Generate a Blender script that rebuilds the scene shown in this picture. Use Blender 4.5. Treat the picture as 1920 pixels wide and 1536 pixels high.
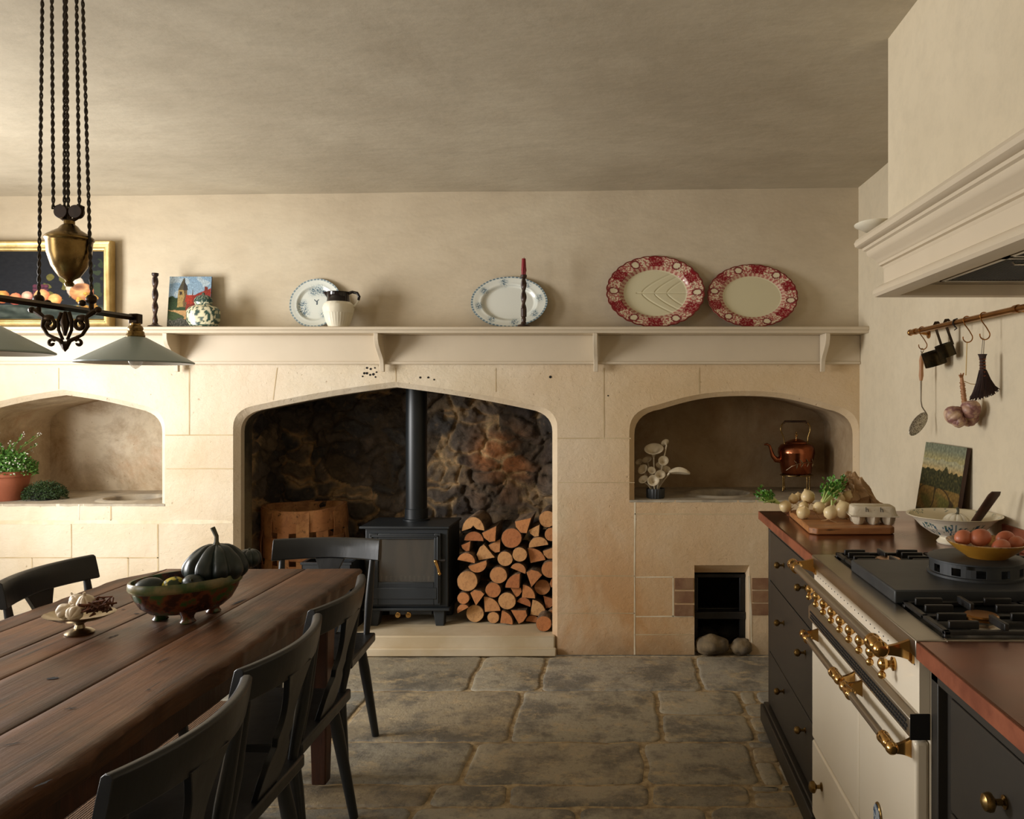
import bpy, bmesh, math, random
from mathutils import Vector, Matrix, noise
for o in list(bpy.data.objects): bpy.data.objects.remove(o)
random.seed(7)
PI = math.pi; sc = bpy.context.scene; COL = sc.collection
# ---------------------------------------------------------------- camera, light, exposure
F = 1480.0; VX, VY = 1165.0, 745.0; H = 1.43      # focal length in px of a 1920 px frame, vanishing point, eye height
cam = bpy.data.objects.new('camera', bpy.data.cameras.new('camera')); COL.objects.link(cam)
cam.location = (0, 0, H); cam.rotation_euler = (PI/2, 0, 0)
cam.data.sensor_width = 36; cam.data.lens = F/1920*36
cam.data.shift_x = (960-VX)/1920; cam.data.shift_y = (VY-768)/1920
cam.data.clip_start = .05
sc.camera = cam
sc.view_settings.view_transform = 'Standard'; sc.view_settings.look = 'None'
sc.view_settings.gamma = 1; sc.view_settings.use_curve_mapping = False
sc.view_settings.exposure = 0.48
w = bpy.data.worlds.new('sky'); sc.world = w; w.use_nodes = True
w.node_tree.nodes['Background'].inputs[0].default_value = (.75, .87, 1, 1)
w.node_tree.nodes['Background'].inputs[1].default_value = .6
def area(name, loc, rot, sx, sy, e, c):
    l = bpy.data.lights.new(name, 'AREA'); l.shape = 'RECTANGLE'; l.size = sx; l.size_y = sy; l.energy = e; l.color = c
    o = bpy.data.objects.new(name, l); COL.objects.link(o); o.location = loc; o.rotation_euler = rot
    return o
area('daylight_far_window', (-3.98, 2.75, 1.45), (0, -PI/2, 0), 1.55, 1.25, 112, (1, .985, .965))
area('added_near_fill', (-3.98, -.1, 1.5), (0, -PI/2, 0), 1.3, 1.2, 30, (1, .965, .91))  # added fill light for the foreground and right side
def W(px, py, d):  # a point seen at a pixel, at distance d
    return Vector(((px-VX)*d/F, d, H-(py-VY)*d/F))
# ---------------------------------------------------------------- mesh helpers
def B(): return bmesh.new()
def I4(M): return M if M is not None else Matrix.Identity(4)
def T(*a): return Matrix.Translation(Vector(a))
def R(a, ax): return Matrix.Rotation(math.radians(a), 4, ax)
def face(bm, vs, mi=0):
    try: f = bm.faces.new(vs); f.material_index = mi; return f
    except ValueError: return None
def box(bm, x0, x1, y0, y1, z0, z1, mi=0, M=None):
    M = I4(M)
    v = [bm.verts.new(M @ Vector(p)) for p in ((x0,y0,z0),(x1,y0,z0),(x1,y1,z0),(x0,y1,z0),(x0,y0,z1),(x1,y0,z1),(x1,y1,z1),(x0,y1,z1))]
    for q in ((0,3,2,1),(4,5,6,7),(0,1,5,4),(1,2,6,5),(2,3,7,6),(3,0,4,7)): face(bm, [v[i] for i in q], mi)
def skin(bm, rings, cap=True, mi=0, closed=False, capends=(True, True)):
    n = len(rings[0]); m = len(rings)
    for i in range(m if closed else m-1):
        a, b = rings[i], rings[(i+1) % m]
        for j in range(n):
            face(bm, [a[j], a[(j+1) % n], b[(j+1) % n], b[j]], mi)
    if cap and not closed:
        if capends[0]: face(bm, rings[0][::-1], mi)
        if capends[1]: face(bm, rings[-1], mi)
def tube(bm, pts, r, seg=10, cap=True, mi=0, closed=False, M=None, flat=1):
    M = I4(M); pts = [Vector(p) for p in pts]; n = len(pts); rings = []; up = None
    for i, p in enumerate(pts):
        if closed: t = pts[(i+1) % n]-pts[i-1]
        else: t = pts[min(i+1, n-1)]-pts[max(i-1, 0)]
        if t.length < 1e-9: t = Vector((0, 0, 1))
        t.normalize()
        if up is None: up = Vector((0, 0, 1)) if abs(t.z) < .9 else Vector((1, 0, 0))
        a = up-t*up.dot(t)
        if a.length < 1e-6: a = Vector((0, 1, 0)).cross(t)
        a.normalize(); b = t.cross(a); up = a
        rr = r[i] if isinstance(r, (list, tuple)) else r
        rings.append([bm.verts.new(M @ (p+a*math.cos(2*PI*k/seg)*rr+b*math.sin(2*PI*k/seg)*rr*flat)) for k in range(seg)])
    skin(bm, rings, cap, mi, closed)
def lathe(bm, prof, c=(0,0,0), seg=32, sx=1, sy=1, M=None, mi=0, fn=None):
    M = I4(M) @ T(*c); rings = []
    for r, z in prof:
        if r < 1e-6: rings.append([bm.verts.new(M @ Vector((0, 0, z)))])
        else:
            ring = []
            for k in range(seg):
                a = 2*PI*k/seg; q = fn(a, r, z) if fn else r
                ring.append(bm.verts.new(M @ Vector((q*math.cos(a)*sx, q*math.sin(a)*sy, z))))
            rings.append(ring)
    for a, b in zip(rings, rings[1:]):
        for j in range(seg):
            k = (j+1) % seg
            if len(a) == 1 and len(b) == 1: break
            if len(a) == 1: face(bm, [a[0], b[k], b[j]], mi)
            elif len(b) == 1: face(bm, [a[j], a[k], b[0]], mi)
            else: face(bm, [a[j], a[k], b[k], b[j]], mi)
def ball(bm, c, r, M=None, seg=20, ring=12, mi=0, fn=None):
    rx, ry, rz = r if isinstance(r, (tuple, list)) else (r, r, r); M = I4(M)
    rings = []
    for i in range(ring+1):
        ph = PI*i/ring
        if i in (0, ring):
            v = Vector((0, 0, math.cos(ph)))
            if fn: v = v*fn(v)
            rings.append([bm.verts.new(M @ (Vector(c)+Vector((v.x*rx, v.y*ry, v.z*rz))))]); continue
        rg = []
        for j in range(seg):
            a = 2*PI*j/seg; v = Vector((math.sin(ph)*math.cos(a), math.sin(ph)*math.sin(a), math.cos(ph)))
            if fn: v = v*fn(v)
            rg.append(bm.verts.new(M @ (Vector(c)+Vector((v.x*rx, v.y*ry, v.z*rz)))))
        rings.append(rg)
    for a, b in zip(rings, rings[1:]):
        for j in range(seg):
            k = (j+1) % seg
            if len(a) == 1: face(bm, [a[0], b[j], b[k]], mi)
            elif len(b) == 1: face(bm, [a[j], b[0], a[k]], mi)
            else: face(bm, [a[j], b[j], b[k], a[k]], mi)
def prism(bm, pts, d0, d1, M=None, mi=0):   # polygon in local xy, extruded along local z
    M = I4(M)
    a = [bm.verts.new(M @ Vector((p[0], p[1], d0))) for p in pts]; b = [bm.verts.new(M @ Vector((p[0], p[1], d1))) for p in pts]
    skin(bm, [a, b], True, mi)
def sheet(bm, f, nu, nv, cf=None, mi=0, wrap=False):
    g = [[bm.verts.new(f(i/nu, j/nv)) for i in range(nu+(0 if wrap else 1))] for j in range(nv+1)]
    lay = None
    if cf: lay = bm.loops.layers.float_color.get('Col') or bm.loops.layers.float_color.new('Col')
    cc = {}
    for j in range(nv):
        for i in range(nu):
            k = (i+1) % nu if wrap else i+1
            fc = face(bm, [g[j][i], g[j][k], g[j+1][k], g[j+1][i]], mi)
            if fc and cf:
                for l, (u, v) in zip(fc.loops, ((i, j), (i+1, j), (i+1, j+1), (i, j+1))):
                    key = (u % nu if wrap else u, v)
                    if key not in cc: cc[key] = lin(cf(u/nu, v/nv))
                    l[lay] = cc[key]
def lin(c):
    return tuple((x/12.92 if x <= .04045 else ((x+.055)/1.055)**2.4) for x in [max(0, min(1, q/255)) for q in c[:3]])+(1,)
def nz(*a): return noise.noise(Vector(a))
def wloc(o):
    v = Vector((0, 0, 0))
    while o: v += o.location; o = o.parent
    return v
def fin(name, bm, m, parent=None, base=None, smooth=35, bevel=0, seg=2, local=False, recalc=True):
    if recalc: bmesh.ops.recalc_face_normals(bm, faces=bm.faces)
    off = wloc(parent) if parent is not None else Vector(base if base else (0, 0, 0))
    if not local: bmesh.ops.translate(bm, verts=bm.verts, vec=-off)
    me = bpy.data.meshes.new(name); bm.to_mesh(me); bm.free()
    for mm in (m if isinstance(m, (list, tuple)) else [m]): me.materials.append(mm)
    if smooth:
        me.polygons.foreach_set('use_smooth', [True]*len(me.polygons))
        me.set_sharp_from_angle(angle=math.radians(smooth))
    o = bpy.data.objects.new(name, me); COL.objects.link(o)
    if parent is not None: o.parent = parent
    elif base: o.location = base
    if bevel:
        b = o.modifiers.new('bevel', 'BEVEL'); b.width = bevel; b.segments = seg; b.limit_method = 'ANGLE'; b.angle_limit = math.radians(40)
    return o
def tag(o, label, cat, group=None, kind=None):
    if label: o['label'] = label
    if cat: o['category'] = cat
    if group: o['group'] = group
    if kind: o['kind'] = kind
    return o
def thing(name, label, cat, loc, group=None, rz=0):
    o = bpy.data.objects.new(name, None); COL.objects.link(o); o.location = loc; o.rotation_euler = (0, 0, rz); o.empty_display_size = .05
    return tag(o, label, cat, group)
def struct(o): o['kind'] = 'structure'; return o
def dup(root, loc, rz, label, group=None):
    r = root.copy(); COL.objects.link(r); r.location = loc; r.rotation_euler = (0, 0, rz); r['label'] = label
    if group: r['group'] = group
    for ch in list(root.children):
        c = ch.copy(); COL.objects.link(c); c.parent = r
        for g in list(ch.children):
            d = g.copy(); COL.objects.link(d); d.parent = c
    return r
# ---------------------------------------------------------------- materials
class N:
    def __init__(s, name):
        s.m = bpy.data.materials.new(name); s.m.use_nodes = True; s.t = s.m.node_tree; s.b = s.t.nodes['Principled BSDF']
        tc = s.t.nodes.new('ShaderNodeTexCoord'); s.obj = tc.outputs['Object']
    def n(s, typ, **kw):
        x = s.t.nodes.new(typ)
        for k, v in kw.items():
            if k.startswith('i_'):
                key = k[2:]; key = int(key) if key.isdigit() else key
                s.set(x.inputs[key], v)
            else: setattr(x, k, v)
        return x
    def set(s, inp, v):
        if isinstance(v, bpy.types.NodeSocket): s.t.links.new(v, inp)
        else: inp.default_value = v
    def map(s, scale=(1,1,1), rot=(0,0,0), src=None):
        x = s.n('ShaderNodeMapping'); s.set(x.inputs['Vector'], src or s.obj); x.inputs['Scale'].default_value = scale; x.inputs['Rotation'].default_value = rot
        return x.outputs[0]
    def noise(s, scale, detail=6, rough=.55, vec=None, dist=0):
        x = s.n('ShaderNodeTexNoise'); s.set(x.inputs['Vector'], vec or s.obj)
        x.inputs['Scale'].default_value = scale; x.inputs['Detail'].default_value = detail; x.inputs['Roughness'].default_value = rough; x.inputs['Distortion'].default_value = dist
        return x.outputs['Fac']
    def voro(s, scale, feature='F1', vec=None, out='Distance'):
        x = s.n('ShaderNodeTexVoronoi', feature=feature); s.set(x.inputs['Vector'], vec or s.obj); x.inputs['Scale'].default_value = scale
        return x.outputs[out]
    def ramp(s, fac, stops):
        x = s.n('ShaderNodeValToRGB'); s.set(x.inputs[0], fac); e = x.color_ramp.elements
        while len(e) < len(stops): e.new(.5)
        for q, (p, c) in zip(e, stops): q.position = p; q.color = lin(c) if len(c) == 3 else c
        return x.outputs[0]
    def mix(s, fac, a, b, mode='MIX'):
        x = s.n('ShaderNodeMix', data_type='RGBA', blend_type=mode)
        s.set(x.inputs[0], fac)
        for i, v in ((6, a), (7, b)): s.set(x.inputs[i], lin(v) if isinstance(v, tuple) and len(v) == 3 else v)
        return x.outputs[2]
    def math(s, op, a, b=0, clamp=False):
        x = s.n('ShaderNodeMath', operation=op, use_clamp=clamp); s.set(x.inputs[0], a); s.set(x.inputs[1], b); return x.outputs[0]
    def rng(s, v, a, b, c=0, d=1):
        x = s.n('ShaderNodeMapRange'); s.set(x.inputs[0], v)
        for i, q in enumerate((a, b, c, d)): x.inputs[i+1].default_value = q
        return x.outputs[0]
    def out(s, color, rough=.5, metal=0, bump=None, bs=.3, bd=.01, **kw):
        s.set(s.b.inputs['Base Color'], lin(color) if isinstance(color, tuple) and len(color) == 3 else color)
        s.set(s.b.inputs['Roughness'], rough); s.set(s.b.inputs['Metallic'], metal)
        for k, v in kw.items(): s.set(s.b.inputs[k.replace('_', ' ')], v)
        if bump is not None:
            x = s.n('ShaderNodeBump'); x.inputs['Strength'].default_value = bs; x.inputs['Distance'].default_value = bd
            s.set(x.inputs['Height'], bump); s.set(s.b.inputs['Normal'], x.outputs[0])
        return s.m
def pm(name, c1, c2=None, scale=6, rough=.5, metal=0, bump=0, bscale=60, stretch=(1,1,1), c3=None, bd=.004, rv=0, lo=.38, hi=.62, island=0, rnd=0, **kw):
    s = N(name); v = s.map(stretch); c2 = c2 or c1
    if rnd or island:
        if island: r = s.n('ShaderNodeNewGeometry').outputs['Random Per Island']
        else: r = s.n('ShaderNodeObjectInfo').outputs['Random']
        a = s.n('ShaderNodeVectorMath', operation='ADD'); s.set(a.inputs[0], v)
        cb = s.n('ShaderNodeCombineXYZ'); k = s.math('MULTIPLY', r, 37.0); s.set(cb.inputs[0], k); s.set(cb.inputs[1], k); s.set(cb.inputs[2], k)
        s.set(a.inputs[1], cb.outputs[0]); v = a.outputs[0]
    f = s.noise(scale, vec=v)
    col = s.ramp(f, [(lo, c1), (hi, c2)] if not c3 else [(lo, c1), ((lo+hi)/2, c2), (hi, c3)])
    if rnd or island:
        q = s.rng(r, 0, 1, 1-(rnd+island), 1+(rnd+island)*.6)
        cc = s.n('ShaderNodeCombineXYZ'); [s.set(cc.inputs[i], q) for i in range(3)]
        col = s.mix(1.0, col, cc.outputs[0], 'MULTIPLY')
    rr = rough if not rv else s.rng(s.noise(scale*1.7, vec=v), .3, .7, max(0, rough-rv), rough+rv)
    return s.out(col, rr, metal, s.noise(bscale, vec=v) if bump else None, bump, bd, **kw)
def plaster(name, a, b, c):
    s = N(name); f = s.noise(.9, 8, .6, s.map((1, 1, 1.3)), .1); col = s.ramp(f, [(.34, a), (.52, b), (.68, c)])
    col = s.mix(s.rng(s.noise(6, 10, .72, s.map((1, 2.4, 2.4)), .2), .45, .75, 0, .3), col, tuple(x*.86 for x in a))
    bmp = s.math('ADD', s.noise(2.4, 4, .6, s.map((1, 1.6, 1.6)), 0), s.math('MULTIPLY', s.noise(30, 6, .7), .15))
    return s.out(col, .92, 0, bmp, .35, .02)
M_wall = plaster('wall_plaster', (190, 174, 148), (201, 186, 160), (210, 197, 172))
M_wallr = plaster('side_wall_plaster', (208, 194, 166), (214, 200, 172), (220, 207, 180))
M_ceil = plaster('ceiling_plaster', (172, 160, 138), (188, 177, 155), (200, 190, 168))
M_joinery = pm('painted_joinery', (206, 191, 166), (209, 194, 169), rough=.5, bump=.05, bscale=30)
def stone_mat(name, inner=False):
    s = N(name); f = s.noise(1.6, 10, .62, None, .3)
    col = s.ramp(f, [(.3, (208, 190, 158)), (.5, (222, 208, 182)), (.68, (230, 219, 198))])
    o = s.noise(1.1, 8, .65, s.map((1.2, 1, .8)), .5)
    sx = s.n('ShaderNodeSeparateXYZ'); s.set(sx.inputs[0], s.obj)
    # iron-stained blocks towards the floor by the fireplace
    near = s.rng(s.math('ABSOLUTE', s.math('SUBTRACT', sx.outputs[0], -.05)), .3, 1.2, 1, 0)
    low = s.rng(sx.outputs[2], .15, 1.15, 1, 0)
    k = s.math('MULTIPLY', s.math('ADD', s.math('MULTIPLY', near, low), .14), s.rng(o, .36, .62, 0, 1))
    col = s.mix(s.math('MULTIPLY', k, .8, True), col, (190, 126, 62))
    warm = s.math('MULTIPLY', s.rng(sx.outputs[0], -1.0, .2, 0, .6), s.rng(s.noise(.8, 6, .6, s.map((1, 1, 1), (0, 0, 0))), .3, .6, .5, 1))
    col = s.mix(warm, col, (204, 168, 116))
    soil = s.rng(s.math('ADD', sx.outputs[2], s.math('MULTIPLY', s.noise(9, 6), .16)), .04, .22, .8, 0)
    col = s.mix(s.math('MULTIPLY', soil, s.rng(sx.outputs[0], -.5, -.1, .2, .8)), col, (108, 88, 62))
    pit = s.rng(s.noise(42, 3, .5), .68, .76, 0, .5)
    col = s.mix(pit, col, (160, 128, 85))
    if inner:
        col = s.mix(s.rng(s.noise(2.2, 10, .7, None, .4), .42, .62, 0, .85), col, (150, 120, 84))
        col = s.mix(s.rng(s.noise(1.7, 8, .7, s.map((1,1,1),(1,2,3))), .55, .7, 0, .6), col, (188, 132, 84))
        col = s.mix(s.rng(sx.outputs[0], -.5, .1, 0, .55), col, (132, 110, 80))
    bmp = s.math('ADD', s.math('MULTIPLY', s.noise(5, 6, .65), 1.0), s.math('MULTIPLY', s.noise(34, 8, .7, s.map((1, 1, 1.6)), .8), .35))
    bmp = s.math('SUBTRACT', bmp, s.math('MULTIPLY', pit, .5))
    return s.out(col, .88, 0, bmp, .55, .015)
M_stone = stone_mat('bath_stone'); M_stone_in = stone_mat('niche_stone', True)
M_mortar = pm('lime_mortar', (232, 220, 194), (216, 198, 164), 9, .95, bump=.4, bscale=40)
M_mortar_thin = pm('joint_line', (206, 186, 150), (188, 164, 124), 5, .95)
M_sooty = pm('soot_stained_stone', (120, 106, 80), (62, 54, 42), 5, .92, bump=.6, bscale=18, bd=.012)
M_soot = pm('soot', (26, 22, 18), (44, 36, 28), 14, .95, bump=.5, bscale=30, bd=.01)
def rubble():
    s = N('sooty_rubble'); v = s.map((1, 1, 1)); a = s.n('ShaderNodeAttribute', attribute_name='Col').outputs['Color']
    n1 = s.noise(9, 12, .75, None, .8)
    col = s.mix(s.rng(n1, .45, .62, 0, .6), a, s.mix(s.noise(2.2, 4), (46, 41, 37), (84, 72, 58)))
    col = s.mix(s.rng(s.noise(22, 8, .7), .56, .68, 0, .6), col, (176, 146, 108))
    bmp = s.math('ADD', s.noise(13, 12, .78, None, .7), s.math('MULTIPLY', s.voro(19), .4))
    return s.out(col, .85, 0, bmp, 1.0, .04)
M_rubble = rubble()
M_slab = pm('grey_slab', (150, 140, 124), (184, 172, 150), 7, .8, bump=.5, bscale=20, c3=(120, 112, 100), lo=.3, hi=.75)
M_rock = pm('weathered_stone', (126, 108, 80), (84, 74, 60), 12, .9, bump=.8, bscale=24, bd=.01)
M_hearth = pm('hearth_stone', (206, 190, 162), (188, 168, 134), 3, .75, bump=.25, bscale=25)
def floor_mat():
    s = N('flagstone'); r = s.n('ShaderNodeNewGeometry').outputs['Random Per Island']
    base = s.ramp(r, [(0, (152, 142, 122)), (.3, (176, 166, 144)), (.55, (164, 146, 116)), (.8, (148, 146, 136)), (1, (182, 166, 138))])
    f = s.noise(3.4, 12, .74, None, .1)
    col = s.mix(s.rng(f, .46, .58, 0, .8), base, (98, 94, 86))
    col = s.mix(s.rng(s.noise(6.5, 12, .76, s.map((1, 1.5, 1), (0, 0, 1))), .52, .62, 0, .75), col, (196, 174, 136))
    col = s.mix(s.rng(s.noise(38, 8, .75), .55, .65, 0, .5), col, (72, 66, 58))
    bmp = s.math('ADD', s.noise(6, 12, .74, None, .2), s.math('MULTIPLY', s.noise(40, 8, .75), .35))
    return s.out(col, s.rng(s.noise(6), .3, .7, .42, .68), 0, bmp, .7, .02)
M_floor = floor_mat(); M_grout = pm('sandy_joint', (186, 164, 126), (140, 120, 90), 30, .95, bump=.7, bscale=60, bd=.008)
def wood_mat(name, a, b, c, grain=(1, .06, 1), scale=26, rough=.42, rv=.12, bs=.5, crack=(20, 12, 7), isl=.12):
    s = N(name); r = s.n('ShaderNodeNewGeometry').outputs['Random Per Island']
    cb = s.n('ShaderNodeCombineXYZ'); k = s.math('MULTIPLY', r, 31.0); [s.set(cb.inputs[i], k) for i in range(3)]
    ad = s.n('ShaderNodeVectorMath', operation='ADD'); s.set(ad.inputs[0], s.obj); s.set(ad.inputs[1], cb.outputs[0])
    v = s.map(grain, src=ad.outputs[0]); big = s.noise(1.5, 8, .65, ad.outputs[0], .3); g = s.noise(scale, 8, .7, v, .8)
    col = s.mix(s.rng(big, .40, .60), a, b)
    col = s.mix(s.rng(g, .45, .66, 0, .75), col, c)
    col = s.mix(s.rng(s.noise(scale*3, 4, .6, v), .62, .7, 0, .75), col, crack)
    bmp = s.math('ADD', g, s.math('MULTIPLY', s.noise(scale*3, 4, .6, v), .5))
    return s.out(col, s.rng(s.noise(3.2, 6), .3, .7, rough-rv, rough+rv), 0, bmp, bs, .003)
M_table = wood_mat('worn_table_wood', (112, 72, 42), (68, 43, 26), (32, 21, 14), rough=.46, scale=16, bs=.8)
M_tleg = wood_mat('table_leg_wood', (80, 44, 26), (60, 34, 20), (40, 22, 14), grain=(1, 1, .08))
M_board = wood_mat('chopping_board_wood', (186, 130, 78), (160, 104, 58), (120, 76, 42), grain=(.08, 1, 1), scale=30, rough=.5)
M_chair = pm('black_painted_wood', (19, 21, 23), (28, 30, 32), 5, .36, bump=.15, bscale=40, stretch=(1, 1, .3), rv=.08)
M_twist = pm('dark_turned_wood', (66, 40, 26), (40, 24, 16), 12, .4, bump=.1)
M_jute = None
def jute():
    s = N('jute_rug'); w_ = s.n('ShaderNodeTexWave', wave_type='BANDS', bands_direction='X'); s.set(w_.inputs[0], s.obj); w_.inputs['Scale'].default_value = 30; w_.inputs['Distortion'].default_value = 2; w_.inputs['Detail Scale'].default_value = 8
    col = s.mix(s.noise(80, 4), (118, 84, 52), (70, 48, 28)); col = s.mix(s.math('MULTIPLY', w_.outputs['Fac'], .5), col, (52, 36, 22))
    return s.out(col, .95, 0, s.math('ADD', w_.outputs['Fac'], s.noise(90, 3)), .8, .01)
M_jute = jute()
M_black = pm('stove_black', (34, 38, 41), (40, 44, 47), 8, .45, bump=.08, bscale=150)
M_pipe = pm('flue_black', (24, 28, 30), (29, 33, 35), 8, .38)
M_iron = pm('black_iron', (22, 21, 21), (32, 30, 29), 20, .42, bump=.15, bscale=120, bd=.001)
M_cast = pm('cast_iron', (40, 42, 44), (50, 52, 53), 12, .5, bump=.12, bscale=180, bd=.001)
M_bronze = pm('dark_bronze', (44, 32, 22), (60, 44, 26), 16, .35, .8)
M_brass = pm('aged_brass', (150, 124, 78), (118, 94, 54), 14, .28, 1, bump=.05, rv=.08)
M_brassb = pm('polished_brass', (206, 166, 104), (190, 146, 84), 6, .17, 1)
M_rail = pm('rail_brass', (178, 130, 74), (156, 108, 58), 10, .3, 1)
M_gilt = pm('gilt_frame', (200, 174, 118), (172, 144, 88), 9, .38, .7, bump=.15, bscale=60)
M_copperk = pm('kettle_copper', (182, 112, 78), (146, 82, 56), 7, .2, 1, bump=.04, rv=.08)
M_copper = pm('worktop_copper', (150, 92, 66), (122, 72, 52), 2.6, .22, .92, bump=.05, bscale=5, rv=.07, c3=(100, 66, 50), lo=.3, hi=.7)
M_copedge = pm('worktop_copper_edge', (160, 94, 66), (128, 70, 48), 12, .5, .5, bump=.1)
M_cab = pm('charcoal_cabinet_paint', (42, 38, 33), (46, 42, 36), 3, .45, bump=.04, bscale=40)
M_enamel = pm('cream_enamel', (232, 220, 198), (234, 223, 202), 3, .2)
M_steel = pm('brushed_steel', (178, 171, 160), (168, 161, 150), 6, .3, 1, bump=.03, bscale=300)
M_dark = pm('dark_void', (12, 11, 10), (18, 16, 14), 10, .9)
M_shade = pm('grey_enamel_shade', (152, 166, 162), (144, 158, 154), 4, .35)
M_shadein = pm('white_enamel_inside', (225, 222, 210), None, 4, .4)
M_white = pm('cream_glaze', (232, 226, 206), (226, 218, 196), 5, .22)
M_blackglaze = pm('black_glaze', (22, 14, 16), (30, 20, 20), 8, .12)
M_wax = pm('red_wax', (140, 22, 36), (116, 14, 28), 9, .4)
M_terra = pm('terracotta', (178, 106, 76), (158, 90, 62), 6, .8, bump=.2, bscale=60)
M_leaf = pm('green_leaf', (70, 124, 44), (118, 164, 78), 22, .5, rnd=0, island=.25)
M_leafd = pm('dark_leaf', (40, 62, 28), (62, 88, 40), 22, .6, island=.3)
M_leafb = pm('bright_leaf', (60, 118, 34), (112, 160, 60), 16, .42, island=.3)
M_stem = pm('pale_stem', (190, 204, 130), (150, 176, 84), 10, .5)
M_garlic = pm('garlic_skin', (226, 214, 194), (206, 186, 158), 14, .55, bump=.2, bscale=30, stretch=(1, 1, .3))
M_pgarlic = pm('purple_garlic_skin', (178, 140, 118), (128, 84, 82), 20, .5, bump=.3, bscale=40, c3=(202, 170, 140))
M_turnip = pm('white_onion', (228, 206, 158), (212, 182, 130), 9, .35, bump=.05, rnd=.06)
M_root = pm('fine_root', (176, 138, 92), None, 9, .8)
M_card = pm('egg_carton_pulp', (208, 196, 172), (196, 182, 156), 30, .95, bump=.3, bscale=120)
M_ink = pm('carton_ink', (40, 38, 36), None, 5, .8)
M_paper = pm('brown_paper', (180, 146, 106), (156, 122, 84), 8, .8, bump=.4, bscale=14, bd=.01)
M_egg = pm('brown_egg', (190, 112, 78), (176, 94, 62), 12, .42, rnd=.1)
M_squash = pm('dark_green_squash', (20, 28, 27), (36, 46, 43), 12, .38, bump=.12, bscale=30)
M_gourd = pm('speckled_gourd', (196, 178, 62), (44, 58, 26), 26, .4, lo=.49, hi=.54)
M_pstem = pm('dry_stem', (88, 84, 64), (60, 62, 48), 20, .7)
M_slip = pm('green_slipware', (50, 76, 36), (104, 54, 30), 22, .26, c3=(54, 30, 20), lo=.4, hi=.58, bump=.1)
M_slipr = pm('slipware_rim', (62, 84, 44), (128, 114, 76), 16, .34, bump=.1)
M_yellow = pm('mustard_glaze', (178, 128, 44), (160, 108, 34), 9, .2)
M_silver = pm('tarnished_silver', (170, 156, 130), (140, 124, 98), 20, .3, 1)
M_dryb = pm('dried_flower', (110, 62, 34), (74, 40, 22), 30, .8)
M_basket = wood_mat('woven_splint', (214, 158, 104), (194, 132, 82), (150, 96, 58), grain=(1, 1, 1), scale=14, rough=.6)
M_bark = pm('log_bark', (138, 110, 82), (84, 66, 48), 22, .9, bump=1, bscale=30, bd=.01, stretch=(1, .3, 1), rnd=.2)
def cutwood():
    s = N('cut_log_end'); r = s.n('ShaderNodeObjectInfo').outputs['Random']
    c = s.ramp(r, [(0, (178, 108, 62)), (.35, (206, 140, 84)), (.7, (188, 118, 68)), (1, (218, 170, 112))])
    w_ = s.n('ShaderNodeTexWave', wave_type='RINGS', rings_direction='Y'); s.set(w_.inputs[0], s.obj); w_.inputs['Scale'].default_value = 45; w_.inputs['Distortion'].default_value = 3
    col = s.mix(s.math('MULTIPLY', w_.outputs['Fac'], .35), c, (150, 86, 44)); col = s.mix(s.rng(s.noise(40, 5), .5, .7, 0, .5), col, (124, 72, 40))
    return s.out(col, .8, 0, s.noise(60, 5), .5, .004)
M_cut = cutwood()
M_coppot = pm('blackened_pan', (46, 42, 28), (64, 54, 34), 14, .28, .85, c3=(40, 34, 24), rv=.08)
M_bristle = pm('brush_bristle', (60, 34, 24), (40, 22, 16), 40, .7, bump=.6, bscale=60, stretch=(8, 8, .3))
M_twine = pm('twine', (206, 180, 128), None, 4, .8)
M_rope = pm('twisted_flex', (62, 50, 34), (44, 35, 24), 30, .7)
M_handle = pm('pale_handle_wood', (192, 142, 98), (170, 120, 78), 20, .5, stretch=(1, 1, .2))
M_brick = pm('old_brick', (150, 116, 84), (128, 90, 64), 9, .9, bump=.6, bscale=30, island=.18)
M_glassm = N('stove_glass'); M_glass = M_glassm.out((120, 116, 108), .07, .55, Alpha=.85)
M_bulbm = N('clear_bulb'); M_bulb = M_bulbm.out((235, 235, 228), .08, 0, Alpha=.4)
def colm(name, rough, coat=0, nb=0):
    s = N(name); a = s.n('ShaderNodeAttribute', attribute_name='Col').outputs['Color']
    return s.out(a, rough, 0, s.noise(90, 4) if nb else None, nb, .002, Specular_IOR_Level=.15 if nb else .5)
M_transfer = colm('printed_glaze', .2); M_paint = colm('oil_paint', .6, nb=.25)
# ================================================================ SETTING
YB = 4.38; YP = 4.40; XR = 1.322; XL = -3.9; YN = -2.4
SW = F/YB   # px per metre on the stone face
def sx_(px): return (px-VX)/SW
def sz_(py): return H-(py-VY)/SW
def ceil_z(x): return 2.546+(x+3.4)*(2.60-2.546)/4.72
def arch(xl, xr, zb, zc, za, xa, r, inset=0, bulge=.0, n=7):
    xl += inset; xr -= inset; zc -= inset*.8; za -= inset; pts = [(xl, zb)]
    def fillet(c, p0, p1):
        c = Vector(c); a = (Vector(p0)-c).normalized(); b = (Vector(p1)-c).normalized()
        t = min(r, (Vector(p0)-c).length*.8); A = c+a*t*.8; Bq = c+b*t
        return [((1-k)**2*A+2*k*(1-k)*c+k*k*Bq)[:] for k in [i/n for i in range(n+1)]]
    L = fillet((xl, zc), (xl, zb), (xa, za)); Rr = fillet((xr, zc), (xa, za), (xr, zb))
    Rr = fillet((xr, zc), (xr, zb), (xa, za))[::-1]
    pts += L
    def arc(p, q):
        o = []
        for i in range(1, 9):
            k = i/9; o.append((p[0]+(q[0]-p[0])*k, p[1]+(q[1]-p[1])*k+bulge*math.sin(PI*k)))
        return o
    pts += arc(L[-1], (xa, za))+[(xa, za)]+arc((xa, za), Rr[0])+Rr+[(xr, zb)]
    return pts
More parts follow.
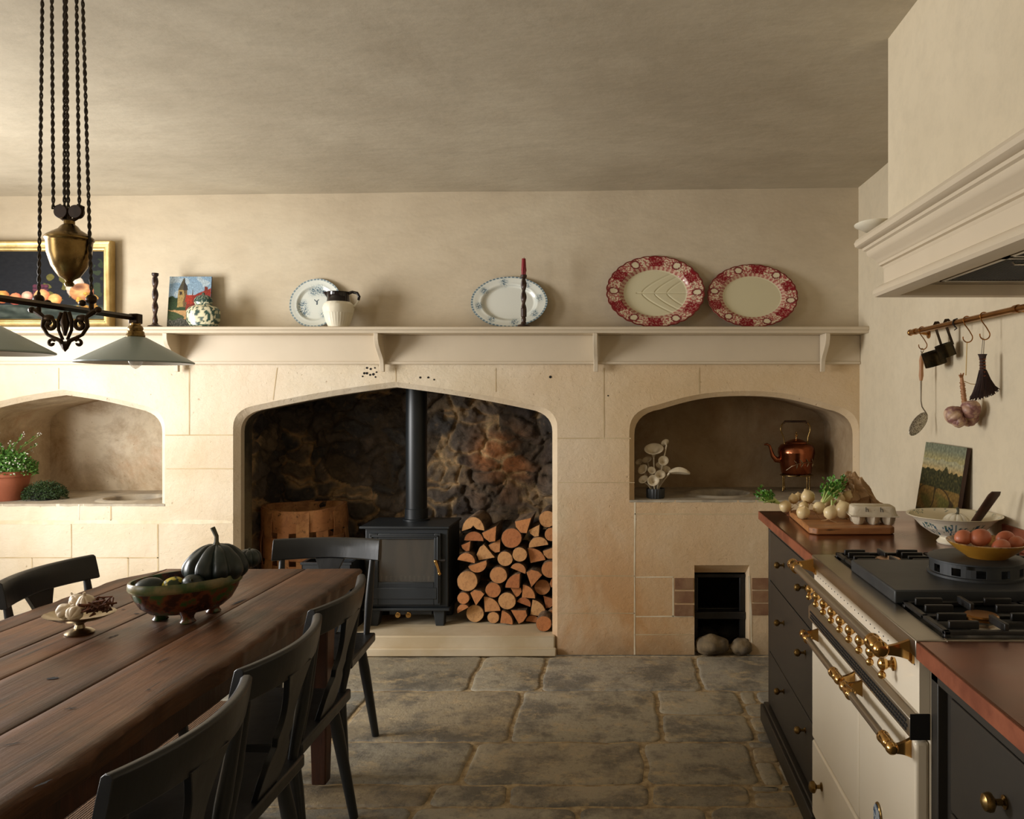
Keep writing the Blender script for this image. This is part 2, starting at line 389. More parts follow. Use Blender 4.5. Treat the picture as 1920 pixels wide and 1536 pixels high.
fire = dict(xl=sx_(437), xr=sx_(1045), zb=0, zc=sz_(767), za=sz_(716), xa=sx_(740), r=.13, bulge=.01)
nl = dict(xl=-3.663, xr=sx_(309), zb=.838, zc=sz_(768), za=sz_(731), xa=sx_(118), r=.13, bulge=.008)
nr = dict(xl=sx_(1180), xr=1.3195, zb=.859, zc=sz_(768), za=sz_(733), xa=sx_(1397), r=.15, bulge=.022)
hx0, hx1, hz = sx_(1302), sx_(1405), sz_(1060)
hole = [(hx0, 0), (hx0, hz), (hx1, hz), (hx1, 0)]
ztop = 1.66
bm = B()
def loop(pts, y, closed=True):
    return [bm.verts.new((p[0], y, p[1])) for p in pts]
A0 = arch(**fire)
outer = loop([(XL, 0)]+A0+hole+[(XR, 0), (XR, ztop), (XL, ztop)], YB)
NL0 = loop(arch(**nl), YB); NR0 = loop(arch(**nr), YB)
es = []
for L in (outer, NL0, NR0):
    for i in range(len(L)): es.append(bm.edges.new((L[i], L[(i+1) % len(L)])))
bmesh.ops.triangle_fill(bm, use_beauty=True, edges=es)
def tunnel(d, y2, ins=.03, cham=.028, mi=0, ym=None):
    a = loop(arch(**d), YB); b = loop(arch(inset=ins, **d), YB+cham); c = loop(arch(inset=ins, **d), y2)
    for p, q in ((a, b), (b, c)):
        for i in range(len(p)-1): face(bm, [p[i], p[i+1], q[i+1], q[i]], mi if p is b else 0)
tunnel(fire, YB+.07)
a_ = loop(arch(inset=.03, **fire), YB+.07); b_ = loop(arch(inset=.03, **fire), YB+.16); c_ = loop(arch(inset=.0, **fire), YB+.21)
for p, q in ((a_, b_), (b_, c_)):
    for i in range(len(p)-1): face(bm, [p[i], p[i+1], q[i+1], q[i]], 6)
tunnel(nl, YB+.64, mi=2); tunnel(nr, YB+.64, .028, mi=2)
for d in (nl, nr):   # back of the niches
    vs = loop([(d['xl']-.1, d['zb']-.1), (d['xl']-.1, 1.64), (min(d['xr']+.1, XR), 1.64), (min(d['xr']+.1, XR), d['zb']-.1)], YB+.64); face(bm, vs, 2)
# ash pit opening below the right niche, lintel splayed inwards
a = loop(hole, YB); b = loop([(hx0+.006, 0), (hx0+.006, hz-.06), (hx1-.006, hz-.06), (hx1-.006, 0)], YB+.09); c = loop([(hx0+.006, 0), (hx0+.006, hz-.06), (hx1-.006, hz-.06), (hx1-.006, 0)], YB+.13)
for i in range(3): face(bm, [a[i], a[i+1], b[i+1], b[i]]); face(bm, [b[i], b[i+1], c[i+1], c[i]])
box(bm, XL, XR, YB+.0, YP, ztop-.001, ztop)
# joints: (x0,y0,x1,y1,width px)
J = [(0,979,436,979,7,1),(0,1046,297,1046,2,0),(134,983,134,1046,2,0),(296,983,296,1228,2.5,0),(355,690,355,815,2,0),(310,816,437,816,2,0),(312,879,437,879,2,0),
     (148,946,148,976,2,1),(208,946,208,976,2,0),(240,1046,240,1110,2,0),(60,1046,60,1228,2,0),(297,1090,437,1090,1.6,0),(742,690,742,716,1.6,0),
     (1132,690,1132,820,2.2,0),(1045,822,1183,822,2,0),(1047,905,1190,905,1.4,0),(1190,938,1190,1228,2.6,1),(1047,1080,1190,1080,1.6,0),(1311,690,1311,738,2,0),(1190,964,1440,964,2,0),(1192,1082,1262,1082,2.4,1),(1192,1156,1300,1156,2.4,1),(1262,1084,1262,1156,3,1),
     (110,690,110,730,1.6,0),(520,690,512,750,1.4,0),(930,690,930,735,1.4,0),(1190,1190,1302,1190,1.6,0),(1405,1080,1409,1205,4,1),(1050,1150,1190,1150,1.4,0)]
for x0, y0, x1, y1, wd, mm in J:
    n = 14; p = Vector((sx_(x0), sz_(y0))); q = Vector((sx_(x1), sz_(y1))); t = (q-p).normalized(); nn = Vector((-t.y, t.x))*wd/SW/2
    prev = None
    for i in range(n+1):
        c = p+(q-p)*i/n; k = 1+.5*nz(c.x*9, c.y*9, 3); c += nn*.5*nz(c.x*5, c.y*5, 8)
        cur = [bm.verts.new((c.x+nn.x*k, YB-.0012, c.y+nn.y*k)), bm.verts.new((c.x-nn.x*k, YB-.0012, c.y-nn.y*k))]
        if prev: face(bm, [prev[0], cur[0], cur[1], prev[1]], 1 if mm else 3)
        prev = cur
# peg holes in the lintel
for px, py, r in [(683,700,2.2),(688,690,2),(695,692,2),(703,690,1.5),(688,700,2.3),(694,703,2),(700,702,2.4),(706,698,1.6),(788,708,2),(803,708,2),(814,712,1.6),(1032,707,2.6),(680,706,1.6),(704,707,1.6),(1140,742,1.4)]:
    c = (sx_(px), sz_(py)); vs = [bm.verts.new((c[0]+math.cos(a)*r/SW, YB-.0015, c[1]+math.sin(a)*r/SW)) for a in [2*PI*k/12 for k in range(12)]]
    face(bm, vs, 4)
# bricks round the ash pit, just proud of the stone
def brick(px0, py0, px1, py1):
    box(bm, sx_(px0), sx_(px1), YB-.006, YB+.002, sz_(py1), sz_(py0), 5)
for y in (1084, 1109, 1134): brick(1265, y, 1300, y+21)
for y in (1084, 1108, 1132): brick(1410, y, 1440, y+21)
o = struct(fin('wall_back', bm, [M_stone, M_mortar, M_stone_in, M_mortar_thin, M_dark, M_brick, M_sooty], smooth=25, recalc=False))
# plaster wall above the stone, split as its own surface
bm = B(); nu = 60
sheet(bm, lambda u, v: Vector((XL+(XR-XL)*u, YP+.004*nz(u*7, v*3, 1), ztop-.01+(ceil_z(XL+(XR-XL)*u)+.02-ztop)*v)), 90, 20)
struct(fin('wall_back.001', bm, M_wall))
# fireplace chamber
bm = B()
cx0, cx1, cy0, cy1, cz = -2.27, -.33, YB+.2, 5.22, 1.72
def mixq(a, b, k): return tuple(a[i]*(1-k)+b[i]*k for i in range(3))
def rubcol(x, z, y=0):
    v = Vector((x*5.0+.55*nz(x*5, z*5, 1)+.2*nz(x*14, z*14, 3), z*8.2+.55*nz(x*5, z*5, 5)+.2*nz(x*14, z*14, 6), y*4)); d, pts = noise.voronoi(v)
    e = d[1]-d[0]; h = noise.cell(pts[0]*3.1); k = max(0, min(1, e/.22))
    ir = .5+.5*nz(x*2.3, z*2.3, 2.2); mort = (176, 146, 106) if ir > .48 else (84, 72, 58)
    st = [(74, 70, 66), (92, 82, 72), (112, 96, 76), (64, 58, 54), (102, 90, 78)][int(abs(h)*50) % 5]
    og = math.exp(-((x+.78)/.2)**2-((z-1.0)/.22)**2)*(.6+1.4*(.5+nz(x*5, z*5, 9))); st = mixq(st, (150, 98, 60), min(1, og))
    c = [mort[i]*(1-k)+st[i]*k for i in range(3)]
    m = 1.5
    return tuple(q*m for q in c), min(1, e/.3)
def disp(x, z, y=0):
    _, e = rubcol(x, z, y); return -.04*(e**.6)-.035*nz(x*5, z*5, y*5)-.022*nz(x*17, z*17, y*19)-.010*nz(x*41, z*41, y*19)
sheet(bm, lambda u, v: Vector((cx0+(cx1-cx0)*u, cy1+disp(cx0+(cx1-cx0)*u, cz*v), cz*v)), 230, 190, lambda u, v: rubcol(cx0+(cx1-cx0)*u, cz*v)[0])
sheet(bm, lambda u, v: Vector((cx0+.02-disp(5+u*.64, cz*v)*.8, cy1+.03+(cy0-cy1-.03)*u, cz*v)), 70, 170, lambda u, v: rubcol(5+u*.64, cz*v)[0])
sheet(bm, lambda u, v: Vector((cx1, cy0+(cy1-cy0)*u, cz*v)), 10, 20, lambda u, v: (50, 44, 38))
sheet(bm, lambda u, v: Vector((cx0+(cx1-cx0)*u, cy0+(cy1-cy0)*v, cz)), 10, 6, lambda u, v: (24, 22, 20))
# back side of the stone facing, with the gaps beside and above the opening
box(bm, cx0-.02, sx_(437)-.004, cy0-.001, cy0, 0, cz); box(bm, sx_(1045)-.03, cx1+.01, cy0-.001, cy0, 0, cz); box(bm, cx0, cx1, cy0-.001, cy0, 1.50, cz)
struct(fin('wall_fireplace', bm, M_rubble, smooth=60))
bm = B()   # soot-black pit behind the grate
box(bm, hx0-.03, hx1+.03, YB+.13, YB+.55, -.01, hz-.03); [bm.faces.remove(f) for f in list(bm.faces) if f.calc_center_median().y < YB+.14]
struct(fin('wall_ash_pit', bm, M_soot))
# sill slabs with the round copper holes
def slab(name, x0, x1, z, hc, hr, ye=YB+.64):
    bm = B(); n = 40; P = []
    for i in range(n+1): P.append((x0+(x1-x0)*i/n, YB-.002+.004*nz(i*.7, z*9, 1)))
    P += [(x1, ye), (x0, ye)]
    o = [bm.verts.new((p[0], p[1], z)) for p in P]; h = [bm.verts.new((hc[0]+hr*math.cos(a), hc[1]+hr*math.sin(a), z)) for a in [2*PI*k/48 for k in range(48)]]
    es = [bm.edges.new((L[i], L[(i+1) % len(L)])) for L in (o, h) for i in range(len(L))]
    bmesh.ops.triangle_fill(bm, use_beauty=True, edges=es)
    lo = [bm.verts.new((p[0], p[1], z-.012)) for p in P]
    for i in range(len(o)): face(bm, [o[i], o[(i+1) % len(o)], lo[(i+1) % len(o)], lo[i]], 0)
    # raised worn lip and the bowl below
    lathe(bm, [(hr+.045, 0), (hr+.03, .006), (hr+.006, .009), (hr-.004, .003), (hr-.012, -.012), (hr-.02, -.08), (hr*.7, -.2), (hr*.3, -.24), (0, -.25)], (hc[0], hc[1], z), 48, mi=0)
    return struct(fin(name, bm, [M_slab], smooth=30))
lc = W(254, 935, F*.592/190); slab('trim_1', -3.66, sx_(309)+.0, .838, (lc.x, lc.y), .155)
rc = W(1350, 926, F*.571/181); slab('trim_2', sx_(1180)+.0, 1.3195, .859, (rc.x, rc.y), .17)
# raised hearth
bm = B(); box(bm, sx_(437)+.005, sx_(1045)-.012, YB-.01, YB+.205, 0, .108); box(bm, cx0, cx1, YB+.2, cy1, 0, .108)
struct(fin('trim_3', bm, M_hearth, bevel=.008))
bm = B(); box(bm, sx_(437), sx_(1045)-.004, YB-.035, YB-.0105, 0, .045)
struct(fin('trim_4', bm, M_hearth, bevel=.006))
# floor -----------------------------------------------------------
bm = B(); rnd = random.Random(3)
def flag(x0, x1, y0, y1, g=.009):
    x0 += g; x1 -= g; y0 += g; y1 -= g
    if x1-x0 < .03 or y1-y0 < .03: return
    r = min(.035, (x1-x0)*.2, (y1-y0)*.2); P = []
    for (cx, cy, a0) in ((x1-r, y0+r, -90), (x1-r, y1-r, 0), (x0+r, y1-r, 90), (x0+r, y0+r, 180)):
        for k in range(4):
            a = math.radians(a0+k*30); P.append(Vector((cx+r*math.cos(a), cy+r*math.sin(a), 0)))
    Q = []
    for i in range(len(P)):
        a, b = P[i], P[(i+1) % len(P)]; m = max(1, int((b-a).length/.035))
        Q += [a+(b-a)*k/m for k in range(m)]
    c = sum(Q, Vector())/len(Q); zt = rnd.uniform(-.003, .001); rings = []
    for (ins, z) in ((-.004, -.03), (0, -.006), (.004, -.001), (.014, .0012)):
        rg = []
        for q in Q:
            d = Vector((.012*nz(q.x*7, q.y*7, 1)+.005*nz(q.x*26, q.y*26, 4), .012*nz(q.x*7, q.y*7, 9)+.005*nz(q.x*26, q.y*26, 7), 0))
            e = (c-q); e = Vector((math.copysign(min(abs(e.x), ins), e.x), math.copysign(min(abs(e.y), ins), e.y), 0))*(1 if ins >= 0 else -1)
            rg.append(bm.verts.new(q+d+e+Vector((0, 0, z+zt))))
        rings.append(rg)
    skin(bm, rings, True, 0, capends=(False, True))
Fx = lambda px, py: (px-VX)*H/(py-VY)
rows = [(3.85, 4.36, [-1.95, Fx(911,1226), Fx(1028,1229), Fx(1305,1245)]),
        (3.28, 3.85, [-2.3, Fx(690,1307), Fx(982,1295), Fx(1231,1302), Fx(1388,1307)]),
        (2.92, 3.28, [-1.5, Fx(889,1405), Fx(1207,1390), Fx(1400,1390)]),
        (2.76, 2.92, [-1.8, -.68, Fx(952,1490), Fx(1220,1490), Fx(1410,1490)]),
        (2.25, 2.76, [-1.3, -.72, -.15, .3])]
y = 2.25
while y > YN:
    h_ = rnd.uniform(.3, .6); y2 = max(YN, y-h_); xs = []; x = XL+rnd.uniform(.3, .7)
    while x < XR: xs.append(x); x += rnd.uniform(.45, .95)
    rows.append((y2, y, [q for q in xs])); y = y2
for y0, y1, xs in rows:
    x = min(xs)
    if y1 > 2.3:
        while x > XL: x -= rnd.uniform(.5, .9); xs = [max(x, XL)]+xs
    xs = sorted(set([XL]+xs+[XR]))
    for a, b in zip(xs, xs[1:]):
        if y1 > 3.4 and abs(y1-3.85) < .01 and .1 < a < .3: flag(a, b, (y0+y1)/2, y1); flag(a, b, y0, (y0+y1)/2); continue
        if y1 > 2.2 and a > .4 and y0 < 3.4:      # strip of small stones along the cabinets
            q = y0
            while q < y1-.02:
                q2 = min(y1, q+rnd.uniform(.1, .2)); m = a+(b-a)*rnd.uniform(.1, .25); flag(a, m, q, q2, .007); flag(m, b, q, q2, .007); q = q2
            continue
        flag(a, b, y0, y1)
sheet(bm, lambda u, v: Vector((XL+(XR+.1-XL)*u, YN+(YB+.9-YN)*v, -.007+.003*nz(u*90, v*90, 2))), 120, 120, mi=1)
struct(fin('floor', bm, [M_floor, M_grout], smooth=50))
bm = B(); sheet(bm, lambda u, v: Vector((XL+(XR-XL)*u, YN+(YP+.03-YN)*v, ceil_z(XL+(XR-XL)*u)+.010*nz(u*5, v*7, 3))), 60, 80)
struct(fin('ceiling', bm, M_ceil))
bm = B(); box(bm, XR, XR+.1, YN, YP+.9, -.1, 2.75); struct(fin('wall_right', bm, M_wallr))
bm = B(); box(bm, XL, XR, YN-.1, YN, 0, 2.75); struct(fin('wall_front', bm, M_wall))
# left wall with two deep openings: far window, near one added for fill light
bm = B(); wins = [(-.75, .55, .9, 2.1), (1.95, 3.55, .8, 2.1)]
ys = [YN, -.75, .55, 1.95, 3.55, YP+.7]
for i, (a, b) in enumerate(zip(ys, ys[1:])):
    if i in (1, 3):
        z0, z1 = wins[i//2][2:]; box(bm, XL-.25, XL, a, b, 0, z0); box(bm, XL-.25, XL, a, b, z1, 2.75)
    else: box(bm, XL-.25, XL, a, b, 0, 2.75)
struct(fin('wall_left', bm, M_wall))
for k, (a, b, z0, z1) in enumerate(wins):  # first frame sits in the near opening added for fill
    bm = B()
    for q in (a+.03, (a+b)/2, b-.03): box(bm, XL-.2, XL-.16, q-.025, q+.025, z0, z1)
    for q in (z0+.025, z1-.025): box(bm, XL-.2, XL-.16, a, b, q-.025, q+.025)
    struct(fin('window_%d' % (k+1), bm, M_joinery))
# rug
bm = B()
sheet(bm, lambda u, v: Vector((-2.35+1.0*u, .7+3.0*v, .0065+.0012*nz(u*60, v*150, 1))), 120, 60)
sheet(bm, lambda u, v: Vector((-2.35+1.0*u, .7+3.0*v, .002)), 1, 1)
tag(fin('rug', bm, M_jute, base=(-1.75, 2.2, .002)), 'brown woven jute rug on the stone floor under the dining table', 'rug')
# mantel shelf -----------------------------------------------------
ZS = 1.808; YS = 4.205
sh = thing('mantel_shelf', 'long cream painted wooden mantel shelf with curved brackets above the stone arches', 'shelf', (-1.2, YP-.01, 1.62))
bm = B(); prof = [(YP, ZS), (YS+.006, ZS), (YS, ZS-.004), (YS, ZS-.016), (YS+.01, ZS-.022), (YS+.014, ZS-.034), (YP, ZS-.034)]
for x0, x1 in ((XL, XR-.001),):
    a = [bm.verts.new((x0, p[0], p[1])) for p in prof]; b = [bm.verts.new((x1, p[0], p[1])) for p in prof]; skin(bm, [a, b])
fin('shelf_board', bm, M_joinery, sh)
bm = B(); box(bm, XL, XR-.001, YB-.018, YP-.006, 1.612, ZS-.034); box(bm, XL, XR-.001, YB-.026, YB-.012, 1.612, 1.628)
fin('fascia_board', bm, M_joinery, sh, bevel=.003)
for x in (-2.446, -1.315, -.14, 1.107, -3.5):
    bm = B(); zt = ZS-.034; P = [(YB-.026, zt), (YS+.02, zt), (YS+.022, zt-.03), (YS+.035, zt-.06), (YS+.065, zt-.09), (YS+.095, zt-.115), (YS+.12, zt-.14), (YB-.048, zt-.17), (YB-.046, 1.57), (YB-.026, 1.57)]
    if x > 1: P = P
    a = [bm.verts.new((x-.012, p[0], p[1])) for p in P]; b = [bm.verts.new((x+.012, p[0], p[1])) for p in P]; skin(bm, [a, b])
    fin('bracket', bm, M_joinery, sh, bevel=.002)
# hood ---------------------------------------------------------------
hd = thing('cooker_hood', 'cream plastered cooker hood with moulded cornice on the right wall', 'cooker hood', (XR, 2.0, 1.756))
Xs, Yf, Yn = .87, 2.574, 1.0
bm = B(); box(bm, Xs, XR-.002, Yn, Yf, 1.97, 2.72); fin('hood_shaft', bm, M_wallr, hd)
bm = B()
P = [(0, 1.992), (.03, 1.985), (.075, 1.962), (.088, 1.953), (.093, 1.942), (.090, 1.930), (.080, 1.923), (.072, 1.922), (.070, 1.914), (.062, 1.910), (.060, 1.898), (.054, 1.890), (.042, 1.882), (.036, 1.870), (.030, 1.866), (.030, 1.858), (.022, 1.855), (.020, 1.849), (.018, 1.846), (.018, 1.798), (.026, 1.795), (.038, 1.788), (.045, 1.777), (.046, 1.767), (.040, 1.758), (.032, 1.756), (-.02, 1.756), (-.02, 1.80)]
yf = Yf-.03
L = [[bm.verts.new((XR-.002, yf+o_, z)) for o_, z in P], [bm.verts.new((Xs-o_, yf+o_, z)) for o_, z in P], [bm.verts.new((Xs-o_, Yn, z)) for o_, z in P]]
for a, b in zip(L, L[1:]):
    for i in range(len(P)-1): face(bm, [a[i], b[i], b[i+1], a[i+1]])
fin('hood_cornice', bm, M_joinery, hd, smooth=30)
bm = B(); box(bm, Xs+.02, XR-.002, Yn, yf-.02, 1.79, 1.80)
fin('hood_lining', bm, M_steel, hd)
for y0, y1 in ((1.98, 2.38), (1.56, 1.96)):
    bm = B(); x0, x1 = Xs+.09, XR-.05
    box(bm, x0, x1, y0, y0+.012, 1.778, 1.789); box(bm, x0, x1, y1-.012, y1, 1.778, 1.789); box(bm, x0, x0+.012, y0, y1, 1.778, 1.789); box(bm, x1-.012, x1, y0, y1, 1.778, 1.789)
    k = x0+.012
    while k < x1-.014: box(bm, k, k+.004, y0+.012, y1-.012, 1.781, 1.788, 1); k += .0095
    g = fin('grease_filter', bm, [M_steel, M_cast], hd)
    bm = B(); xc = (x0+x1)/2-.08; tube(bm, [(xc-.03, y0+.05, 1.778), (xc-.025, y0+.05, 1.772), (xc+.025, y0+.05, 1.772), (xc+.03, y0+.05, 1.778)], .003, 8); fin('handle', bm, M_steel, g)
# grate frame in ash pit, rocks
bm = B(); gy = YB+.1; z1 = hz-.07
box(bm, hx0+.008, hx0+.03, gy, gy+.025, .06, z1); box(bm, hx1-.04, hx1-.008, gy, gy+.025, .06, z1); box(bm, hx0+.008, hx1-.008, gy-.01, gy+.03, z1-.02, z1)
tag(0, '', '') if 0 else None
box(bm, hx0+.008, hx1-.008, gy-.02, gy+.04, .175, .215); box(bm, hx0+.008, hx1-.008, gy+.03, gy+.05, .215, .225)
for i in range(7): box(bm, hx0+.04+i*.033, hx0+.05+i*.033, gy+.04, gy+.3, .18, .19)
g = tag(fin('iron_grate', bm, M_iron, base=((hx0+hx1)/2, gy, .06), bevel=.004), 'black iron grate frame set in the small ash pit below the right niche', 'grate')
for (px, r, lb, sd) in ((1335, (.095, .06, .055), 'rough rounded stone at the foot of the ash pit, left one', 1), (1392, (.062, .05, .045), 'squarish rough stone at the foot of the ash pit, right one', 5)):
    bm = B(); ball(bm, (0, 0, r[2]*.9), r, seg=28, ring=18, fn=lambda v: 1+.18*nz(v.x*1.5+sd, v.y*1.5, v.z*1.5)+.06*nz(v.x*5, v.y*5, v.z*5+sd))
    o = fin('rough_stone', bm, M_rock, smooth=60, local=True); o.location = (sx_(px), YB-.0+.02, .0); tag(o, lb, 'stone', 'stones at the ash pit')
bm = B()
for (px, zz, yy, r) in ((1330, .04, .12, .07), (1375, .05, .14, .07), (1350, .03, .2, .08)):
    ball(bm, (sx_(px), YB+yy+.06, zz+.02), (r, .05, .045), seg=14, ring=10, fn=lambda v: 1+.25*nz(v.x*2+px, v.y*2, v.z*2))
tag(fin('rubble', bm, M_soot, base=(sx_(1350), YB+.2, 0), smooth=60), 'sooty rubble lying inside the ash pit under the iron grate', 'rubble', kind='stuff')
# ================================================================ FURNITURE
ZT = .75; TX0, TX1, TY0, TY1 = -1.895, -1.025, .62, 3.13
tb = thing('dining_table', 'long worn dark oak plank dining table with chipped rounded edges', 'table', (-1.46, 1.9, 0))
bm = B()
def plank(x0, x1, le, re):
    n = 150; rings = []
    for i in range(n+1):
        y = TY0+(TY1-TY0)*i/n; a, b = x0, x1
        if le: a += max(0, (y-2.95))*.55
        wl = (.006*nz(y*3, 1, 1)+.004*nz(y*14, 2, 2)); wr = (.006*nz(y*3, 5, 1)+.004*nz(y*14, 6, 2))
        th = .058; R_ = .007+(.012*abs(nz(y*9, 3, 7)) if re or le else 0)
        if re: b += wr*1.6-.022*max(0, nz(y*4.2, 9, 3))-.006*max(0, nz(y*23, 4, 3))
        else: b += -.0016+.0012*nz(y*9, 11, 2)
        if le: a += wl
        else: a += .0016+.0012*nz(y*9, 13, 2)
        zt = ZT-.002*abs(nz(y*2, x0*3, 1)); rl = R_ if le else .0035; rr = R_*1.3 if re else .0035
        pts = [(a, zt-th), (a, zt-rl*1.2-.005), (a, zt-rl*1.2), (a+rl*.3, zt-rl*.4), (a+rl, zt)]
        m = 8
        for k in range(1, m): x = a+rl+(b-a-rl-rr)*k/m; pts.append((x, zt+.0012*nz(x*9, y*5, 4)))
        pts += [(b-rr, zt), (b-rr*.3, zt-rr*.4), (b, zt-rr*1.2), (b-.002+.004*nz(y*12, 2, 5), zt-rr*1.2-.006), (b-.006+.006*nz(y*9, 4, 5), zt-th*.8), (b-.010, zt-th)]
        rings.append([bm.verts.new((p[0], y, p[1])) for p in pts])
    skin(bm, rings)
for a, b, l, r in ((TX0, -1.80, 1, 0), (-1.80, -1.625, 0, 0), (-1.625, -1.497, 0, 0), (-1.497, -1.252, 0, 0), (-1.252, TX1, 0, 1)): plank(a, b, l, r)
# knots, worm holes and splits drawn as dark marks
def split(px0, py0, px1, py1, w_):
    p = W(px0, py0, F*(H-ZT)/(py0-VY)); q = W(px1, py1, F*(H-ZT)/(py1-VY)); n = 10; t = (q-p).normalized(); s_ = Vector((-t.y, t.x, 0)); L = []
    for i in range(n+1):
        c = p+(q-p)*i/n+s_*.004*nz(i*.6, px0, 1); k = w_*math.sin(PI*(i+.15)/(n+.3))*(1+.5*nz(i*1.3, py0, 2))
        L.append([bm.verts.new((c+s_*k).xy[:]+(ZT+.0016,)), bm.verts.new((c-s_*k).xy[:]+(ZT+.0016,))])
    for a, b in zip(L, L[1:]): face(bm, [a[0], b[0], b[1], a[1]], 1)
for q in ((197,1199,225,1190,.003),(250,1152,262,1151,.005),(86,1274,112,1272,.008),(430,1137,462,1123,.005),(290,1247,320,1232,.002),(226,1144,236,1143,.003),(120,1331,145,1328,.003),(275,1296,284,1293,.003),(440,1170,452,1169,.003),(0,1400,48,1392,.002),(300,1412,345,1395,.002),(60,1480,100,1462,.003)): split(*q)
fin('tabletop', bm, [M_table, M_dark], tb, smooth=40)
bm = B(); box(bm, -1.80, -1.10, .85, .88, .60, .692); box(bm, -1.80, -1.10, 2.93, 2.96, .60, .692); box(bm, -1.125, -1.095, .86, 2.96, .60, .692); box(bm, -1.815, -1.785, .86, 2.96, .60, .692)
fin('apron', bm, M_tleg, tb, bevel=.003)
for x, y in ((-1.105, 2.905), (-1.80, 2.905), (-1.105, .92), (-1.80, .92)):
    bm = B(); rings = []
    for z, r in ((0.013, .026), (.35, .033), (.58, .038), (.692, .038)): rings.append([bm.verts.new((x+a*r, y+b*r, z)) for a, b in ((-1,-1),(1,-1),(1,1),(-1,1))])
    skin(bm, rings); fin('leg', bm, M_tleg, tb, bevel=.005)
# chairs
def make_chair(label):
    t = thing('dining_chair', label, 'chair', (0, 0, 0), 'black plank-seat dining chairs')
    t.empty_display_size = .05
    ZS_ = .44
    bm = B(); P = [(-.215, -.175), (.215, -.175), (.235, .175), (-.235, .175)]
    prism(bm, P, ZS_-.036, ZS_); fin('seat', bm, M_chair, t, bevel=.006, local=True)
    def yb(x): return -.244+.046*(x/.225)**2
    bm = B(); rings = []
    for i in range(21):
        x = -.228+.456*i/20; y = yb(x); d = Vector((-.092*x/.225, 1, 0)).normalized(); e = abs(x)/.228
        zl = .738+.004*(1-e); zh = .826; hw = .0135
        q = []
        for (o_, z) in ((-hw, zl+.004), (-hw*1.05, (zl+zh)/2), (-hw*.9, zh-.006), (-hw*.4, zh), (hw*.4, zh), (hw*.9, zh-.006), (hw, (zl+zh)/2), (hw, zl+.004), (hw*.5, zl), (-hw*.5, zl)):
            q.append(bm.verts.new((x+d.x*o_*2, y+d.y*o_-.02*(z-.78)/.1, z)))
        rings.append(q)
    skin(bm, rings); fin('top_rail', bm, M_chair, t, bevel=.002, local=True, smooth=50)
    for s in (-1, 1):
        bm = B(); p = Vector((s*.183, -.148, ZS_-.03)); q = Vector((s*.192, yb(.19)+.004, .76))
        tube(bm, [p, p.lerp(q, .1), p.lerp(q, .45), p.lerp(q, .8), q], [.011, .013, .0175, .0135, .011], 12)
        fin('back_post', bm, M_chair, t, local=True)
    bm = B(); n = 26; rows_ = []
    for i in range(n+1):
        k = i/n; z = ZS_-.01+(.752-ZS_+.01)*k; y = -.152+(yb(0)+.152)*(k**.8)
        wv = .044+.020*math.sin(k*PI*2.05+.4)-.012*math.exp(-((k-.42)/.05)**2)+.006*math.exp(-((k-.5)/.04)**2)+.014*k*k
        rows_.append([bm.verts.new((a*wv, y+b*.008, z)) for a, b in ((-1,-1),(1,-1),(1,1),(-1,1))])
    skin(bm, rows_); fin('splat', bm, M_chair, t, bevel=.0015, local=True, smooth=50)
    for sx, sy in ((-1,1),(1,1),(-1,-1),(1,-1)):
        bm = B(); p = Vector((sx*.165, sy*.125, ZS_-.02)); q = Vector((sx*.212, sy*(.178 if sy > 0 else .185), .0))
        tube(bm, [p, p.lerp(q, .3), p.lerp(q, .9), q], [.017, .0205, .0155, .0145], 14)
        fin('leg', bm, M_chair, t, local=True)
    return t
ch = make_chair('black painted wooden chair at the head of the table with its back to the stove')
ch.location = (-1.25, 3.15, 0); ch.rotation_euler = (0, 0, PI)
for x, y, a, lb in ((-1.09, 2.468, 91, 'farthest of the three black chairs on the aisle side, nearest the stove'),
                    (-1.055, 1.982, 90, 'black wooden chair in the middle of the three on the aisle side of the table'),
                    (-1.025, 1.495, 89, 'black wooden chair on the aisle side, cut by the bottom of the photo'),
                    (-1.795, 2.76, -90, 'black wooden chair alone on the far left side of the table below the potted herbs')):
    dup(ch, (x, y, .009 if x < -1.5 else 0), math.radians(a), lb)
# ---------------------------------------------------------------- stove
st = thing('wood_stove', 'dark grey steel wood burning stove with glass door on the stone hearth', 'stove', (-1.24, 4.75, .108))
sx0, sx1, sy0, sy1 = -1.48, -1.0, 4.56, 4.88
bm = B(); box(bm, sx0, sx1, sy0, sy1, .215, .672)
fin('body', bm, M_black, st, bevel=.006)
bm = B(); box(bm, sx0-.028, sx1+.01, sy0-.022, sy1+.01, .672, .686); fin('top_plate', bm, M_black, st, bevel=.003)
bm = B(); box(bm, sx0-.012, sx1+.012, sy0-.024, sy1, .200, .216); fin('base_plate', bm, M_black, st, bevel=.004)
fx0, fx1, fz0, fz1 = W(692,0,4.54).x, W(826,0,4.54).x, .235, .645
bm = B(); gx0, gx1, gz0, gz1 = W(708,0,4.53).x, W(813,0,4.53).x, W(0,1093,4.53).z, W(0,1012,4.53).z
y0, y1 = sy0-.022, sy0-.001
box(bm, fx0, gx0, y0, y1, fz0, fz1); box(bm, gx1, fx1, y0, y1, fz0, fz1); box(bm, gx0, gx1, y0, y1, gz1, fz1); box(bm, gx0, gx1, y0, y1, fz0, gz0)
for a in ((fx0+.01, fx0+.02, fz0+.01, fz1-.01), (fx1-.02, fx1-.01, fz0+.01, fz1-.01), (fx0+.01, fx1-.01, fz1-.02, fz1-.01), (fx0+.02, fx1-.02, fz0+.035, fz0+.1)): box(bm, a[0], a[1], y0-.006, y0+.004, a[2], a[3])
dr = fin('stove_door', bm, M_black, st, bevel=.003)
bm = B(); box(bm, gx0-.002, gx1+.002, y0+.012, y0+.016, gz0-.002, gz1+.002); fin('glass_pane', bm, M_glass, dr)
